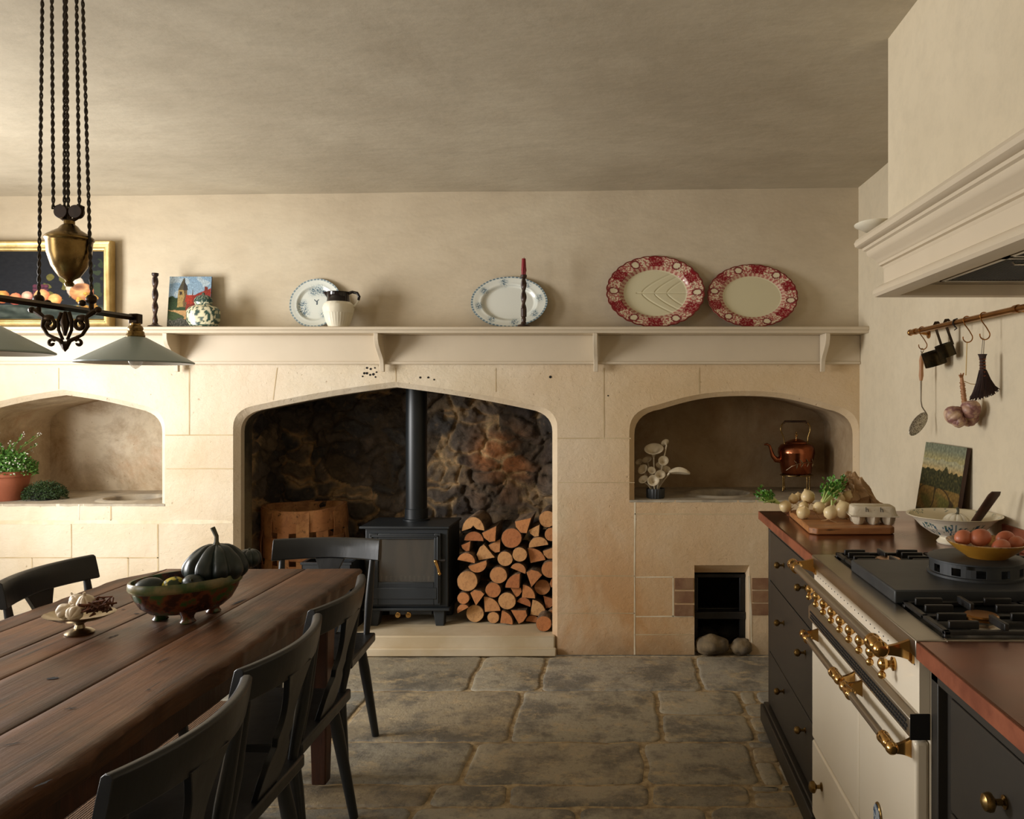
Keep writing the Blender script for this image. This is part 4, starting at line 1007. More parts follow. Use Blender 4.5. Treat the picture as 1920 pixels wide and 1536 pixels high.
def cabinet(y0, y1, zs, ys, knobs, label, farside):
    t = thing('base_cabinet', label, 'cabinet', (1.0, (y0+y1)/2, 0), 'dark base cabinets')
    bm = B(); box(bm, XF+.02, XR-.003, y0+.001, y1, .085, ZC-.037)
    box(bm, XF+.001, XF+.022, y0+.001, y0+.03, .085, ZC-.037); box(bm, XF+.001, XF+.022, y1-.035, y1, .085, ZC-.037); box(bm, XF+.001, XF+.022, y0, y1, zs[0], ZC-.037)
    fin('carcass', bm, M_cab, t, bevel=.002)
    bm = B(); box(bm, XF-.03, XR-.003, y0+.001, y1+(.025 if farside else 0), 0.002, .075); box(bm, XF-.018, XR-.003, y0+.001, y1+(.012 if farside else 0), .075, .088)
    fin('plinth', bm, M_cab, t, bevel=.004)
    for zt, zb in zip(zs, zs[1:]):
        bm = B(); box(bm, XF, XF+.019, ys[0], ys[1], zb+.0035, zt-.002); d = fin('drawer', bm, M_cab, t, bevel=.0025)
        for ky in knobs: knob(d, XF, ky, (zt+zb)/2+.02 if zt > .8 else (zt+zb)/2+.055, .016 if not farside else .013)
    return t
cabinet(Y2c+.002, 3.47, [.852, .635, .325, .092], (Y2c+.04, 3.43), (3.13, 2.765), 'charcoal three drawer base cabinet with brass knobs at the far end of the counter', True)
cabinet(Y0c, Y1c-.002, [.842, .617, .36, .092], (.62, 1.548), (1.326, .85), 'charcoal drawer cabinet with brass knobs in the near right corner', False)
# range ----------------------------------------------------------------
y0, y1 = Y1c, Y2c
rg = thing('range_cooker', 'cream enamel range cooker with brass rails, knobs and black gas hob', 'range cooker', (1.0, (y0+y1)/2, 0))
bm = B(); box(bm, XC+.03, XR-.004, y0+.002, y1-.002, .06, .905); box(bm, XC+.06, XR-.03, y0+.03, y1-.03, .0, .06); fin('range_body', bm, M_enamel, rg, bevel=.003)
bm = B()   # steel deck with a shallow well
box(bm, XC, XC+.065, y0+.001, y1-.001, .885, ZC+.002); box(bm, XR-.06, XR-.003, y0+.001, y1-.001, .9, ZC+.002); box(bm, XC+.065, XR-.06, y0+.001, y0+.02, .9, ZC+.002); box(bm, XC+.065, XR-.06, y1-.02, y1-.001, .9, ZC+.002)
fin('steel_deck', bm, M_steel, rg, bevel=.002)
bm = B(); box(bm, XC+.066, XR-.061, y0+.021, y1-.021, .9055, .911); fin('hob_well', bm, M_cast, rg)
bm = B(); box(bm, XC+.008, XC+.03, y0+.002, y1-.002, .768, .884); [box(bm, XC+.0068, XC+.0085, 2.50-i*.033, 2.5035-i*.033, .861, .8635, 1) for i in range(26)]; pn = fin('control_panel', bm, [M_enamel, M_ink], rg)
for i in range(9):    # knobs: ball with a lever ball below
    y = 2.50-i*.0875; z = .822; x = XC+.008
    bm = B(); lathe(bm, [(0, 0), (.015, 0), (.016, .005), (.009, .008), (.008, .014), (.012, .019), (.0145, .026), (.012, .034), (.006, .038), (0, .04)], (0, 0, 0), 18, M=T(x, y, z) @ R(-90, 'Y'))
    tube(bm, [(x-.026, y, z), (x-.029, y, z-.018)], .005, 8); ball(bm, (x-.030, y-.004, z-.024), .0095, seg=14, ring=10)
    fin('control_knob', bm, M_brassb, rg)
def rail(y0, y1, z, x, parent, r=.012, n1=True, n0=True, br=None):
    bm = B(); tube(bm, [(x, y0+.05, z), (x, y1-.05, z)], r, 20); t = fin('towel_rail' if parent is rg else 'handle_rail', bm, M_steel, parent)
    for ye, s in ((y0, 1), (y1, -1)):
        bm = B(); M = T(x, ye, z) @ R(-90*s, 'X')
        lathe(bm, [(0, 0), (r*.9, .002), (r*1.35, .008), (r*1.45, .016), (r*1.3, .024), (r*.85, .029), (r*1.2, .032), (r*1.35, .036), (r*1.35, .064), (r*1.5, .066), (r*1.5, .072), (r*1.1, .075), (r*1.0, .078)], (0, 0, 0), 24, M=M, fn=lambda a, q, zz: q*(1+.04*math.cos(a*12)*(.036 < zz < .065)))
        fin('rail_end', bm, M_brassb, t)
        bm = B(); yb = ye+s*.012; rings = []
        for k in range(9):
            u = k/8; xx = x+(XC+.008-x)*u; hw = .010+.018*u*u; off = .012*s*u+.0*s
            rings.append([bm.verts.new((xx, yb+off-.005, z-hw)), bm.verts.new((xx, yb+off+.005, z-hw)), bm.verts.new((xx, yb+off+.005, z+hw*.8)), bm.verts.new((xx, yb+off-.005, z+hw*.8))])
        skin(bm, rings); box(bm, XC+.003, XC+.0078, yb+.012*s-.012, yb+.012*s+.012, z-.030, z+.026)
        fin('rail_bracket', bm, M_brassb, t)
    return t
rail(1.665, 2.555, .893, .552, rg, .0125)
bm = B(); xv = XC-.012
a = [(XC+.03, .768), (xv+.012, .768), (xv, .757), (xv, .718), (XC+.03, .712)]
v1 = [bm.verts.new((p[0], y0+.004, p[1])) for p in a]; v2 = [bm.verts.new((p[0], y1-.004, p[1])) for p in a]; skin(bm, [v1, v2])
vt = fin('vent_strip', bm, M_steel, rg, bevel=.0015)
bm = B()
for r_, z in ((0, .746), (1, .737), (2, .728)):
    for i in range(58):
        y = y1-.03-i*.0147-(r_ % 2)*.007
        box(bm, xv-.0012, xv+.0005, y-.0105, y, z-.0028, z+.0028)
fin('vent_slots', bm, M_dark, vt)
bm = B(); box(bm, XC-.011, XC+.03, y0+.0015, y0+.0038, .713, .767); fin('end_cap', bm, M_dark, vt)
def door(ya, yb, za, zb, nm):
    bm = B(); box(bm, XC, XC+.029, ya+.002, yb-.002, za, zb); return fin(nm, bm, M_enamel, rg, bevel=.007, seg=3)
d1 = door(2.045, y1, .335, .708, 'oven_door'); d2 = door(y0, 2.045, .20, .708, 'oven_door'); d3 = door(2.045, y1, .09, .328, 'storage_drawer')
rail(2.06, 2.49, .688, .572, d1, .0095); rail(1.655, 2.04, .688, .572, d2, .0095)
knob(d3, XC, 2.42, .235, .018, M_brass)
bm = B(); c = T(XC-.001, 1.885, .428) @ R(-90, 'Y') @ R(90, 'Z'); lathe(bm, [(0, .004), (.030, .004), (.033, .002), (.034, 0)], (0, 0, 0), 32, sx=.8, sy=1, M=c)
bd = fin('oval_badge', bm, M_brass, d2)
bm = B(); lathe(bm, [(0, .0052), (.029, .005), (.029, .0045)], (0, 0, 0), 32, sx=.8, sy=1, M=c); fin('badge_enamel', bm, pm('badge_blue', (178, 190, 200), (70, 96, 130), 60, .25, lo=.49, hi=.52), bd)
# hob: grates, burners, simmer plate
def grate(ya, yb, xs):
    for x0, x1 in xs:
        bm = B(); z = .948; b = .007; ym = (ya+yb)/2; xm = (x0+x1)/2
        for xx in (x0+b, x1-b): box(bm, xx-b, xx+b, ya, yb, .925, .934)
        for yy in (ya+b, ym, yb-b): box(bm, x0, x1, yy-b, yy+b, .925, .934)
        for xx in (x0+.02, x1-.02):
            for yy in (ya+.03, ya+(yb-ya)*.36, yb-(yb-ya)*.36, yb-.03):
                s = 1 if xx < xm else -1; box(bm, min(xx, xx+s*.065), max(xx, xx+s*.065), yy-.005, yy+.005, .930, z)
        for yy, s in ((ya+.006, 1), (yb-.006, -1)): box(bm, xm-.005, xm+.005, min(yy, yy+s*.075), max(yy, yy+s*.075), .930, z)
        for xx in (x0+b, x1-b):
            for yy in (ya+b, yb-b): box(bm, xx-b, xx+b, yy-b, yy+b, .9115, .93)
        fin('pan_support', bm, M_iron, rg, bevel=.002)
        bm = B(); c = (xm, ym, .9115); lathe(bm, [(0, 0), (.055, 0), (.052, .006), (.040, .010), (.040, .014), (0, .014)], c, 32); br = fin('burner', bm, M_steel, rg)
        bm = B(); lathe(bm, [(0, .014), (.036, .014), (.038, .017), (.038, .022), (.034, .025), (0, .026)], c, 32); fin('burner_cap', bm, M_rail, br)
grate(2.325, 2.525, ((.685, .955), (.965, 1.255))); grate(1.672, 1.925, ((.685, .955), (.965, 1.255)))
bm = B(); box(bm, .672, 1.258, 1.94, 2.31, .9225, .9555); sp_ = fin('simmer_plate', bm, M_cast, rg, bevel=.004)
bm = B()
for x in (.69, 1.24):
    for y in (1.96, 2.29): box(bm, x-.012, x+.012, y-.012, y+.012, .9115, .9225)
fin('plate_foot', bm, M_cast, sp_)
# perforated cast ring on the plate
rc_ = Vector((.955, 2.125, .956)); bm = B(); n = 60; Ro, Ri = .118, .110; zs = [0, .010, .030, .042]
for k, (za, zb) in enumerate(zip(zs, zs[1:])):
    for i in range(n):
        if k == 1 and i % 5 in (1, 2): continue
        a0, a1 = 2*PI*i/n, 2*PI*(i+1)/n; v = []
        for r_ in (Ri, Ro):
            for a, z in ((a0, za), (a1, za), (a1, zb), (a0, zb)): v.append(bm.verts.new(rc_+Vector((r_*math.cos(a), r_*math.sin(a), z))))
        for q in ((0,1,2,3),(4,5,6,7),(0,4,5,1),(3,2,6,7),(0,3,7,4),(1,5,6,2)): face(bm, [v[j] for j in q])
bmesh.ops.remove_doubles(bm, verts=bm.verts, dist=.0001)
lathe(bm, [(0, .040), (.112, .040), (.118, .0385), (.1225, .040), (.1225, .0435), (.118, .0455), (0, .0455)], tuple(rc_), 60)
lathe(bm, [(.118, 0), (.124, 0), (.124, .006), (.118, .008)], tuple(rc_), 60)
tag(fin('simmer_ring', bm, M_cast, base=tuple(rc_), smooth=30), 'round cast iron trivet with square holes standing on the hob plate', 'trivet')
# ---------------------------------------------------------------- on the hob and counter
ZR = rc_.z+.0458
ec = Vector((.982, 2.12, ZR)); ed = thing('egg_dish', 'shallow mustard and cream glazed dish of brown eggs on the round trivet', 'dish', tuple(ec))
bm = B(); lathe(bm, [(0, 0), (.052, 0), (.055, .003), (.078, .018), (.098, .036), (.1015, .040)], tuple(ec), 56); fin('outer_glaze', bm, M_yellow, ed)
bm = B(); lathe(bm, [(.1015, .040), (.103, .0425), (.100, .0430), (.095, .038), (.076, .022), (.05, .008), (0, .006)], tuple(ec), 56)
fin('inner_glaze', bm, pm('inner_glaze', (196, 150, 84), (120, 84, 50), 34, .2, lo=.4, hi=.55), ed)
for px, py, dy, tl, lb in ((1839, 1008, .0, 0, 'largest front brown egg in the dish, leaning on the wooden handle'), (1807, 1008, .012, 30, 'brown egg at the left rim of the dish'), (1878, 1026, -.03, 20, 'brown egg lying at the front right of the dish'), (1886, 1010, .035, 10, 'brown egg at the back right of the dish'), (1906, 1020, .0, 60, 'brown egg cut off by the right edge of the photo')):
    p = W(px, py, 2.12+dy); big = px == 1839; r = .024 if big else .0215
    bm = B(); ball(bm, (0, 0, 0), (r*1.22, r, r*.98), M=R(tl, 'Z') @ R(-12, 'Y'), seg=26, ring=18, fn=lambda v: 1+.06*v.x*-1)
    o = fin('egg', bm, M_egg, smooth=80, local=True); o.location = (p.x, p.y, max(p.z, ZR+.03)); tag(o, lb, 'egg', 'brown eggs in the mustard dish')
# serving bowl
bc_ = Vector((1.163, 2.76, ZC+.0005))
sb = thing('serving_bowl', 'large white footed bowl with blue flowers behind the hob', 'bowl', tuple(bc_))
def sbf(u, v):
    a = 2*PI*u; c = (226, 216, 192)
    if .38 < v < .86:
        k = 0
        for aa, w_ in ((-1.95, .34), (-1.25, .25), (-2.7, .25), (2.0, .3), (.4, .3)):
            da = (a-aa+PI) % (2*PI)-PI; k = max(k, math.exp(-(da/w_)**2)*math.exp(-((v-.62)/.12)**2))
        f = nz(math.cos(a)*22, math.sin(a)*22, v*14)
        if k > .3 and f > .08: c = (44, 92, 110) if f > .16 else (96, 120, 88)
    if v > .97: c = (200, 184, 150)
    return c
pr = [(.055, 0), (.058, .006), (.048, .016), (.046, .022), (.075, .034), (.11, .058), (.132, .082), (.148, .095), (.158, .098)]
def prof(pr, v): k = v*(len(pr)-1); i = min(int(k), len(pr)-2); f = k-i; return pr[i][0]*(1-f)+pr[i+1][0]*f, pr[i][1]*(1-f)+pr[i+1][1]*f
def rev(u, v):
    r, z = prof(pr, v); return bc_+Vector((r*math.cos(2*PI*u), r*math.sin(2*PI*u), z))
bm = B(); sheet(bm, rev, 200, 70, sbf, wrap=True); fin('outer_wall', bm, M_transfer, sb, smooth=60)
pri = [(.158, .098), (.159, .101), (.148, .099), (.130, .086), (.105, .062), (.07, .040), (.03, .032), (.001, .031)]
def sbi(u, v):
    a = 2*PI*u; f = nz(math.cos(a)*20, math.sin(a)*20, v*20)
    return (96, 116, 110) if .2 < v < .42 and f > .2 and nz(math.cos(a)*3, math.sin(a)*3, 1) > 0 else (216, 204, 174)
bm = B(); sheet(bm, lambda u, v: (lambda q: bc_+Vector((q[0]*math.cos(2*PI*u), q[0]*math.sin(2*PI*u), q[1])))(prof(pri, v)), 160, 40, sbi, wrap=True); fin('inner_wall', bm, M_transfer, sb, smooth=60)
def squash(name, c, r, hh, n, m, label, cat, grp=None, ms=M_pstem, stem=(0, 0, .03), amp=.12, sr=.006, fl=0):
    t = thing(name, label, cat, tuple(c), grp); bm = B()
    ball(bm, c, (r, r, hh), seg=96, ring=26, fn=lambda v: (1-amp*(1-abs(math.sin(math.atan2(v.y, v.x)*n/2)))**2*max(0, 1-abs(v.z))**.35)*(1-.16*math.exp(-((1-abs(v.z))/.06)**1))*(1+fl*(-v.z+.2)*(1-v.z*v.z)+.04*(fl > 0)*nz(v.x*2, v.y*2, v.z*2)))
    fin('body', bm, m, t, smooth=80)
    s0 = Vector(c)+Vector((0, 0, hh*.82)); bm = B(); q = s0+Vector(stem); md = s0.lerp(q, .5)+Vector((stem[2]*.12, 0, 0))
    tube(bm, [s0, s0.lerp(md, .4), md, q], [sr*1.9, sr*1.1, sr, sr*1.15], 8); fin('stem', bm, ms, t); return t
squash('small_pumpkin', bc_+Vector((.012, .0, .072)), .05, .034, 12, M_white, 'small cream ribbed pumpkin inside the white flowered bowl', 'pumpkin', stem=(.0, 0, .024), sr=.0045)
bm = B(); p0 = Vector((bc_.x+.01, 2.655, .985)); p1 = W(1868, 922, 2.60); rings = []
ax = (p1-p0); n = 12
for i in range(n+1):
    k = i/n; c = p0+ax*k; w_ = .015+.004*k; e = 1 if k < .95 else .75
    rings.append([bm.verts.new(c+Vector((a*w_*e, b*.007*e, 0))) for a, b in ((-1,-.5),(-.7,-1),(.7,-1),(1,-.5),(1,.5),(.7,1),(-.7,1),(-1,.5))])
skin(bm, rings); tag(fin('wooden_spoon', bm, M_twist, base=tuple(p0), smooth=50), 'dark wooden handle of a utensil resting upright in the white bowl', 'utensil')
# chopping board
bm = B(); P = [(.70, 2.945), (.725, 2.92), (1.0, 2.925), (1.02, 2.95), (1.035, 3.38), (1.01, 3.41), (.745, 3.40), (.718, 3.37)]
prism(bm, P, ZC+.001, ZC+.026); tag(fin('chopping_board', bm, M_board, base=(.87, 3.16, ZC+.001), bevel=.004), 'worn wooden chopping board on the far worktop under onions and egg box', 'chopping board')
ZBd = ZC+.0265
# egg carton
Mc = T(.962, 3.03, ZBd) @ R(-6, 'Z'); cw, cd = .086, .052
ct = thing('egg_box', 'grey pulp six-egg box with printed lid on the chopping board', 'egg box', tuple(Mc.translation))
bm = B(); rings = []
for k, z in ((1.0, .036), (1.0, .040), (.97, .044), (.92, .066), (.86, .070)):
    q = []; w_, d_ = cw*k, cd*(k-.02)
    for a in range(32):
        t_ = 2*PI*a/32; e = .22; q.append(bm.verts.new(Mc @ Vector((w_*math.copysign(abs(math.cos(t_))**e, math.cos(t_)), d_*math.copysign(abs(math.sin(t_))**e, math.sin(t_)), z))))
    rings.append(q)
skin(bm, rings); fin('lid', bm, M_card, ct, smooth=40)
bm = B(); box(bm, -cw-.003, cw+.003, -cd-.003, cd+.003, .031, .036, M=Mc)
for ix in (-1, 0, 1):
    for iy in (-1, 1): lathe(bm, [(0, 0), (.013, 0), (.017, .004), (.0255, .030), (.026, .032)], (ix*.056, iy*.026, 0), 16, M=Mc, fn=lambda a, r, z: r*(1+.10*math.cos(a*4)))
fin('cup_tray', bm, M_card, ct, smooth=40)
def lettering(txt, size, M, m, parent, nm, base=None):
    cu = bpy.data.curves.new('t', 'FONT'); cu.body = txt; cu.size = size; cu.extrude = .0004; cu.align_x = 'CENTER'; cu.align_y = 'CENTER'
    o = bpy.data.objects.new('t', cu); COL.objects.link(o); bpy.context.view_layer.update()
    me = bpy.data.meshes.new_from_object(o.evaluated_get(bpy.context.evaluated_depsgraph_get())); bpy.data.objects.remove(o)
    bm = B(); bm.from_mesh(me); bmesh.ops.transform(bm, matrix=M, verts=bm.verts); return fin(nm, bm, m, parent, smooth=0)
lidf = Mc @ T(0, -cd*.945, .0555) @ R(78, 'X')
lettering('h', .026, lidf @ T(-.028, .002, .001), M_ink, ct, 'lettering'); lettering('h', .026, lidf @ T(.026, .002, .001), M_ink, ct, 'lettering')
lettering('·', .016, lidf @ T(-.001, 0, .001), M_ink, ct, 'lettering'); lettering('the house hen', .0055, lidf @ T(-.0, -.012, .0012), M_ink, ct, 'lettering') if 0 else None
# onions with tops
def onion(px, py, d, r, label, leafdir=None, ln=.09, m=M_turnip, ang=0):
    r *= 1.1
    c = W(px, py, d); zb = (ZBd if d < 3.39 and c.x > .71 else ZC+.0005)+r*.88
    c.z = max(c.z, zb)
    t = thing('spring_onion', label, 'onion', tuple(c), 'white bulb onions on the chopping board'); bm = B()
    ax = Vector(leafdir).normalized() if leafdir else Vector((.3*math.cos(ang), .5*math.sin(ang), .8)).normalized()
    Mq = Matrix.Translation(c) @ ax.to_track_quat('Z', 'Y').to_matrix().to_4x4()
    lathe(bm, [(0, -r*.95), (r*.25, -r*.93), (r*.75, -r*.65), (r, -.05*r), (r*.93, r*.4), (r*.6, r*.78), (r*.25, r*1.0), (r*.16, r*1.12), (r*.13, r*1.2), (0, r*1.22)], (0, 0, 0), 24, M=Mq)
    fin('bulb', bm, m, t, smooth=80)
    bm = B(); q = random.Random(int(px))
    for k in range(9):
        a = q.uniform(0, 2*PI); o = [Mq @ Vector((0, 0, -r*.9))]; L = q.uniform(.5, 1.3)*r
        o.append(Mq @ Vector((math.cos(a)*L*.4, math.sin(a)*L*.4, -r*1.05))); e = Mq @ Vector((math.cos(a)*L, math.sin(a)*L, -r*1.1)); e.z = max(e.z-.006, zb-r*.86); o.append(e); o[1].z = max(o[1].z, zb-r*.86)
        tube(bm, o, .0006, 5)
    fin('roots', bm, M_root, t)
    if leafdir:
        st_ = B(); lf = B()
        for k in range(17 if ln > .06 else 4):
            s_ = Vector((q.uniform(-1, 1), q.uniform(-1, 1), q.uniform(-.7, .9)))*.42
            dr = (ax+s_).normalized(); p0 = c+ax*r*1.0; L = ln*q.uniform(.75, 1.15)
            pts = [p0, p0+dr*L*.4, p0+dr*L*.75+Vector((0, 0, -.004)), p0+dr*L+Vector((0, 0, -.012))]
            for p_ in pts: p_.z = max(p_.z, ZC+.004)
            tube(st_, pts, [.004, .004, .0035, .0015], 6)
            if ln > .06:
                for j in range(8):
                    b = p0+dr*L*q.uniform(.45, 1.1)+Vector((q.uniform(-1, 1), q.uniform(-1, 1), q.uniform(-.5, 1)))*.012; b.z = max(b.z, ZC+.008)
                    leafquad(lf, b, q, .016, .012, dr)
        fin('green_stalks', st_, M_stem, t)
        if ln > .06: fin('leaves', lf, M_leafb, t, smooth=0)
    return t
def leafquad(bm, b, q, L, w_, dr=None, curl=.25):
    d = Vector((q.uniform(-1, 1), q.uniform(-1, 1), q.uniform(-.4, 1))).normalized()
    if dr is not None: d = (d+dr*1.2).normalized()
    s = d.cross(Vector((q.uniform(-1, 1), q.uniform(-1, 1), q.uniform(-1, 1)))).normalized(); n = d.cross(s)
    v = [b, b+d*L*.35+s*w_*.5+n*L*curl*.2, b+d*L*.8+s*w_*.35+n*L*curl*.2, b+d*L+n*-L*curl*.3, b+d*L*.8-s*w_*.35+n*L*curl*.2, b+d*L*.35-s*w_*.5+n*L*curl*.2]
    v = [bm.verts.new(p) for p in v]; face(bm, [v[0], v[1], v[2], v[3]]); face(bm, [v[0], v[3], v[4], v[5]])
onion(1473, 950, 3.33, .024, 'leftmost onion on the far worktop, its green tops fanned to the left', (-.8, .1, .42), .085)
onion(1488, 936, 3.36, .020, 'small onion behind the leftmost one', None, ang=2)
onion(1515, 932, 3.30, .027, 'biggest pale onion on top, in the centre of the pile', None, ang=3)
onion(1507, 950, 3.27, .019, 'small onion under the biggest pale onion', None, ang=1)
onion(1506, 962, 3.14, .025, 'elongated front onion at the left edge of the board', None, ang=-1.2)
onion(1536, 953, 3.16, .024, 'front onion in the middle of the board, between two others', (.5, .35, .5), .105)
onion(1557, 962, 3.07, .025, 'front onion standing next to the egg box with short upright stalk', (.25, .15, .95), .035)
onion(1582, 957, 3.15, .033, 'large yellowish onion half hidden behind the egg box', None, ang=2.2)
onion(1572, 937, 3.25, .025, 'onion behind the large yellowish one, below the paper bag', None, ang=.3)
onion(1590, 932, 3.28, .024, 'onion at the mouth of the crumpled paper bag', None, ang=-.4)
onion(1497, 932, 3.42, .018, 'small yellow onion at the back left of the pile', None, ang=1.4)
onion(1548, 942, 3.24, .020, 'slim onion whose thick green tops lean up to the paper bag', (.5, .4, .45), .10)
# paper bag
pb = thing('paper_bag', 'crumpled brown paper bag lying open behind the onions', 'paper bag', (1.11, 3.36, ZC+.001))
def bag(u, v):
    a = 2*PI*u; k = v; cx = .965+.16*k; y = 3.33-.02*k; r = (.105-.055*k)*(1+.34*nz(math.cos(a)*2.6, math.sin(a)*2.6, k*4)+.2*nz(math.cos(a)*7, math.sin(a)*7, k*9))
    z = ZC+.056-.03*k+r*math.sin(a)*(1.15-.55*k)+.045*math.sin(PI*min(1, k*1.3))*(math.sin(a) > 0)
    x = cx+.035*nz(a*1.5, k*4, 3)*(1-k)-.02*math.sin(a)
    x = min(x, XR-.01); yy = y+r*.7*math.cos(a)
    return Vector((x, yy, max(z, ZC+.0015)))
bm = B(); sheet(bm, bag, 44, 22, wrap=True); fin('bag_body', bm, M_paper, pb, smooth=0)
bm = B(); sheet(bm, lambda u, v: (lambda q: Vector((q.x-.006-.012*math.sin(v*PI), q.y, max(q.z, ZC+.002)))+Vector((.0, 0, .012*nz(u*12, v*5, 2))))(bag(u, .02+.12*v)*1.0), 60, 6, wrap=True); fin('folded_cuff', bm, M_paper, pb, smooth=14)
# landscape painting
def land(u, v):
    n2 = nz(u*30, v*30, 2); c = mixc((150, 140, 96), (112, 116, 96), sm(.78, .95, v))
    if v < .80+.04*nz(u*7, 0, 2): c = mixc((170, 138, 84), (150, 146, 116), sm(.6, .8, v))
    if v < .68+.10*nz(u*9, 1, 5)-.05*abs(u-.5): c = mixc((44, 46, 28), (66, 62, 36), .5+n2)
    if v < .45: 
        k = nz(u*3+v*2, v*6, 8); c = mixc((108, 84, 42), (84, 78, 36), sm(-.2, .3, k))
        if abs(nz(u*2.4, v*3.4, 4)) < .04: c = (60, 48, 28)
    if v < .14: c = (70, 62, 34)
    return tuple(q*(1+.25*n2) for q in c)
lp = thing('landscape_painting', 'small unframed landscape painting with dark trees leaning on the right wall', 'painting', (1.27, 3.17, ZC))
ML = Matrix.Translation((1.276, 3.17, ZC+.1615)) @ R(-90, 'Z') @ R(81, 'X')
bm = B(); box(bm, -.20, .20, -.16, .16, -.016, -.0006, M=ML); fin('board', bm, M_tleg, lp)
canvas('painted_surface', .40, .32, .01, ML, land, lp)
# ================================================================ TABLE TOP
bowl_c = Vector((-1.337, 2.43, ZT+.001))
ob = thing('footed_bowl', 'oval green and brown slipware bowl on short feet holding dark squashes', 'bowl', tuple(bowl_c))
Mb = Matrix.Translation(bowl_c) @ R(44, 'Z')
bm = B(); lathe(bm, [(0, .022), (.45, .023), (.64, .030), (.80, .050), (.91, .080), (.95, .098)], (0, 0, 0), 72, sx=.160, sy=.108, M=Mb); fin('bowl_wall', bm, M_slip, ob, smooth=60)
bm = B(); lathe(bm, [(.95, .098), (.985, .102), (1.0, .108), (.995, .124), (.98, .128), (.94, .127)], (0, 0, 0), 72, sx=.160, sy=.108, M=Mb); fin('rim', bm, M_slipr, ob, smooth=60)
bm = B(); lathe(bm, [(.94, .127), (.92, .118), (.85, .09), (.68, .058), (.4, .044), (0, .042)], (0, 0, 0), 72, sx=.160, sy=.108, M=Mb); fin('inner_glaze', bm, M_slip, ob, smooth=60)
for a in (-100, 20, 140):
    bm = B(); x, y = .085*math.cos(math.radians(a)), .058*math.sin(math.radians(a)); lathe(bm, [(0, 0), (.021, 0), (.023, .003), (.018, .010), (.018, .020), (.03, .040), (0, .045)], (x, y, 0), 20, M=Mb, fn=lambda t, r, z: r*(1+.08*math.cos(t*3))); fin('foot', bm, M_slip, ob)
squash('ribbed_squash', Vector((-1.275, 2.485, ZT+.160)), .088, .066, 10, M_squash, 'large dark green ribbed squash with curved stem on the back of the bowl', 'squash', stem=(-.012, 0, .056), amp=.2, sr=.0065, fl=.3)
squash('ribbed_squash', Vector((-1.198, 2.54, ZT+.162)), .038, .032, 8, M_squash, 'small dark lobe-like squash at the right rim of the bowl', 'squash', stem=(.0, 0, .006), amp=.14, sr=.004)
def egg_(name, c, r, rot, m, lb, cat='squash', st=None, fn=None):
    t = thing(name, lb, cat, tuple(c)); bm = B(); Mq = Matrix.Translation(c) @ R(rot[0], 'Z') @ R(rot[1], 'Y'); ball(bm, (0, 0, 0), r, M=Mq, seg=48, ring=18, fn=fn); fin('body', bm, m, t, smooth=80)
    bm = B(); e = Mq @ Vector((r[0]*.93, 0, 0)); f = Mq @ Vector((r[0]*1.35, 0, .002)); tube(bm, [e, f], [.005, .0035], 8); fin('stem', bm, M_pstem, t)
egg_('dark_squash', Vector((-1.412, 2.36, ZT+.112)), (.042, .030, .028), (20, -8), M_squash, 'smooth dark oval squash at the left end of the bowl')
egg_('gourd', Vector((-1.347, 2.372, ZT+.118)), (.030, .024, .022), (35, -10), M_gourd, 'larger speckled yellow and green gourd in the middle of the bowl', 'gourd', fn=lambda v: 1-.07*abs(math.sin(math.atan2(v.z, v.y)*4)))
egg_('gourd', Vector((-1.372, 2.325, ZT+.108)), (.020, .016, .015), (170, 0), M_gourd, 'tiny speckled gourd at the front rim of the bowl', 'gourd', fn=lambda v: 1-.07*abs(math.sin(math.atan2(v.z, v.y)*4)))
egg_('dark_squash', Vector((-1.293, 2.385, ZT+.116)), (.034, .033, .029), (-70, -30), M_squash, 'round dark squash with scarred tip in front of the ribbed squash')
# garlic stand
gc = Vector((-1.558, 2.27, ZT+.001)); gs = thing('cake_stand', 'small tarnished silver footed dish holding garlic at the left of the table', 'dish', tuple(gc))
bm = B(); lathe(bm, [(0, 0), (.036, 0), (.038, .004), (.030, .010), (.014, .016), (.011, .026), (.018, .032), (.03, .036)], tuple(gc), 40); fin('pedestal', bm, M_silver, gs)
bm = B(); lathe(bm, [(0, .036), (.03, .036), (.06, .042), (.092, .056), (.094, .058), (.09, .057), (.06, .045), (0, .040)], tuple(gc), 72, sx=1, sy=.8, fn=lambda a, r, z: r*(1+.02*abs(math.sin(a*9))*(r > .08))); fin('dish_plate', bm, M_silver, gs)
def garlic(c, r, M, m, lb, grp, parent_name='garlic_bulb', up=.7):
    t = thing(parent_name, lb, 'garlic', tuple(c), grp); bm = B(); Mq = Matrix.Translation(c) @ M
    ball(bm, (0, 0, 0), (r, r, r*.8), M=Mq, seg=64, ring=20, fn=lambda v: (1-.12*(1-abs(math.sin(math.atan2(v.y, v.x)*3.5)))**1.5*max(0, 1-v.z*v.z)**.4)*(1+(.5*max(0, v.z-.75)**1.0*2 if v.z > .75 else 0)))
    fin('bulb', bm, m, t, smooth=80); bm = B(); tube(bm, [Mq @ Vector((0, 0, r*.8)), Mq @ Vector((r*.1, 0, r*(1.0+up)))], [r*.22, r*.13], 8); fin('neck', bm, m, t)
for dx, dy, dz, r, M, lb in ((-.034, -.012, .066, .024, R(50, 'Y'), 'garlic bulb lying at the left of the silver dish'), (.004, -.028, .064, .023, R(-60, 'X'), 'garlic bulb at the front of the silver dish'), (.016, .004, .086, .026, R(20, 'X'), 'topmost garlic bulb in the silver dish'), (-.018, .014, .090, .021, R(-40, 'Y'), 'garlic bulb at the back of the silver dish, second highest')):
    garlic(gc+Vector((dx, dy, dz)), r, M, M_garlic, lb, 'garlic bulbs in the silver dish', up=.35)
bm = B(); q = random.Random(5)
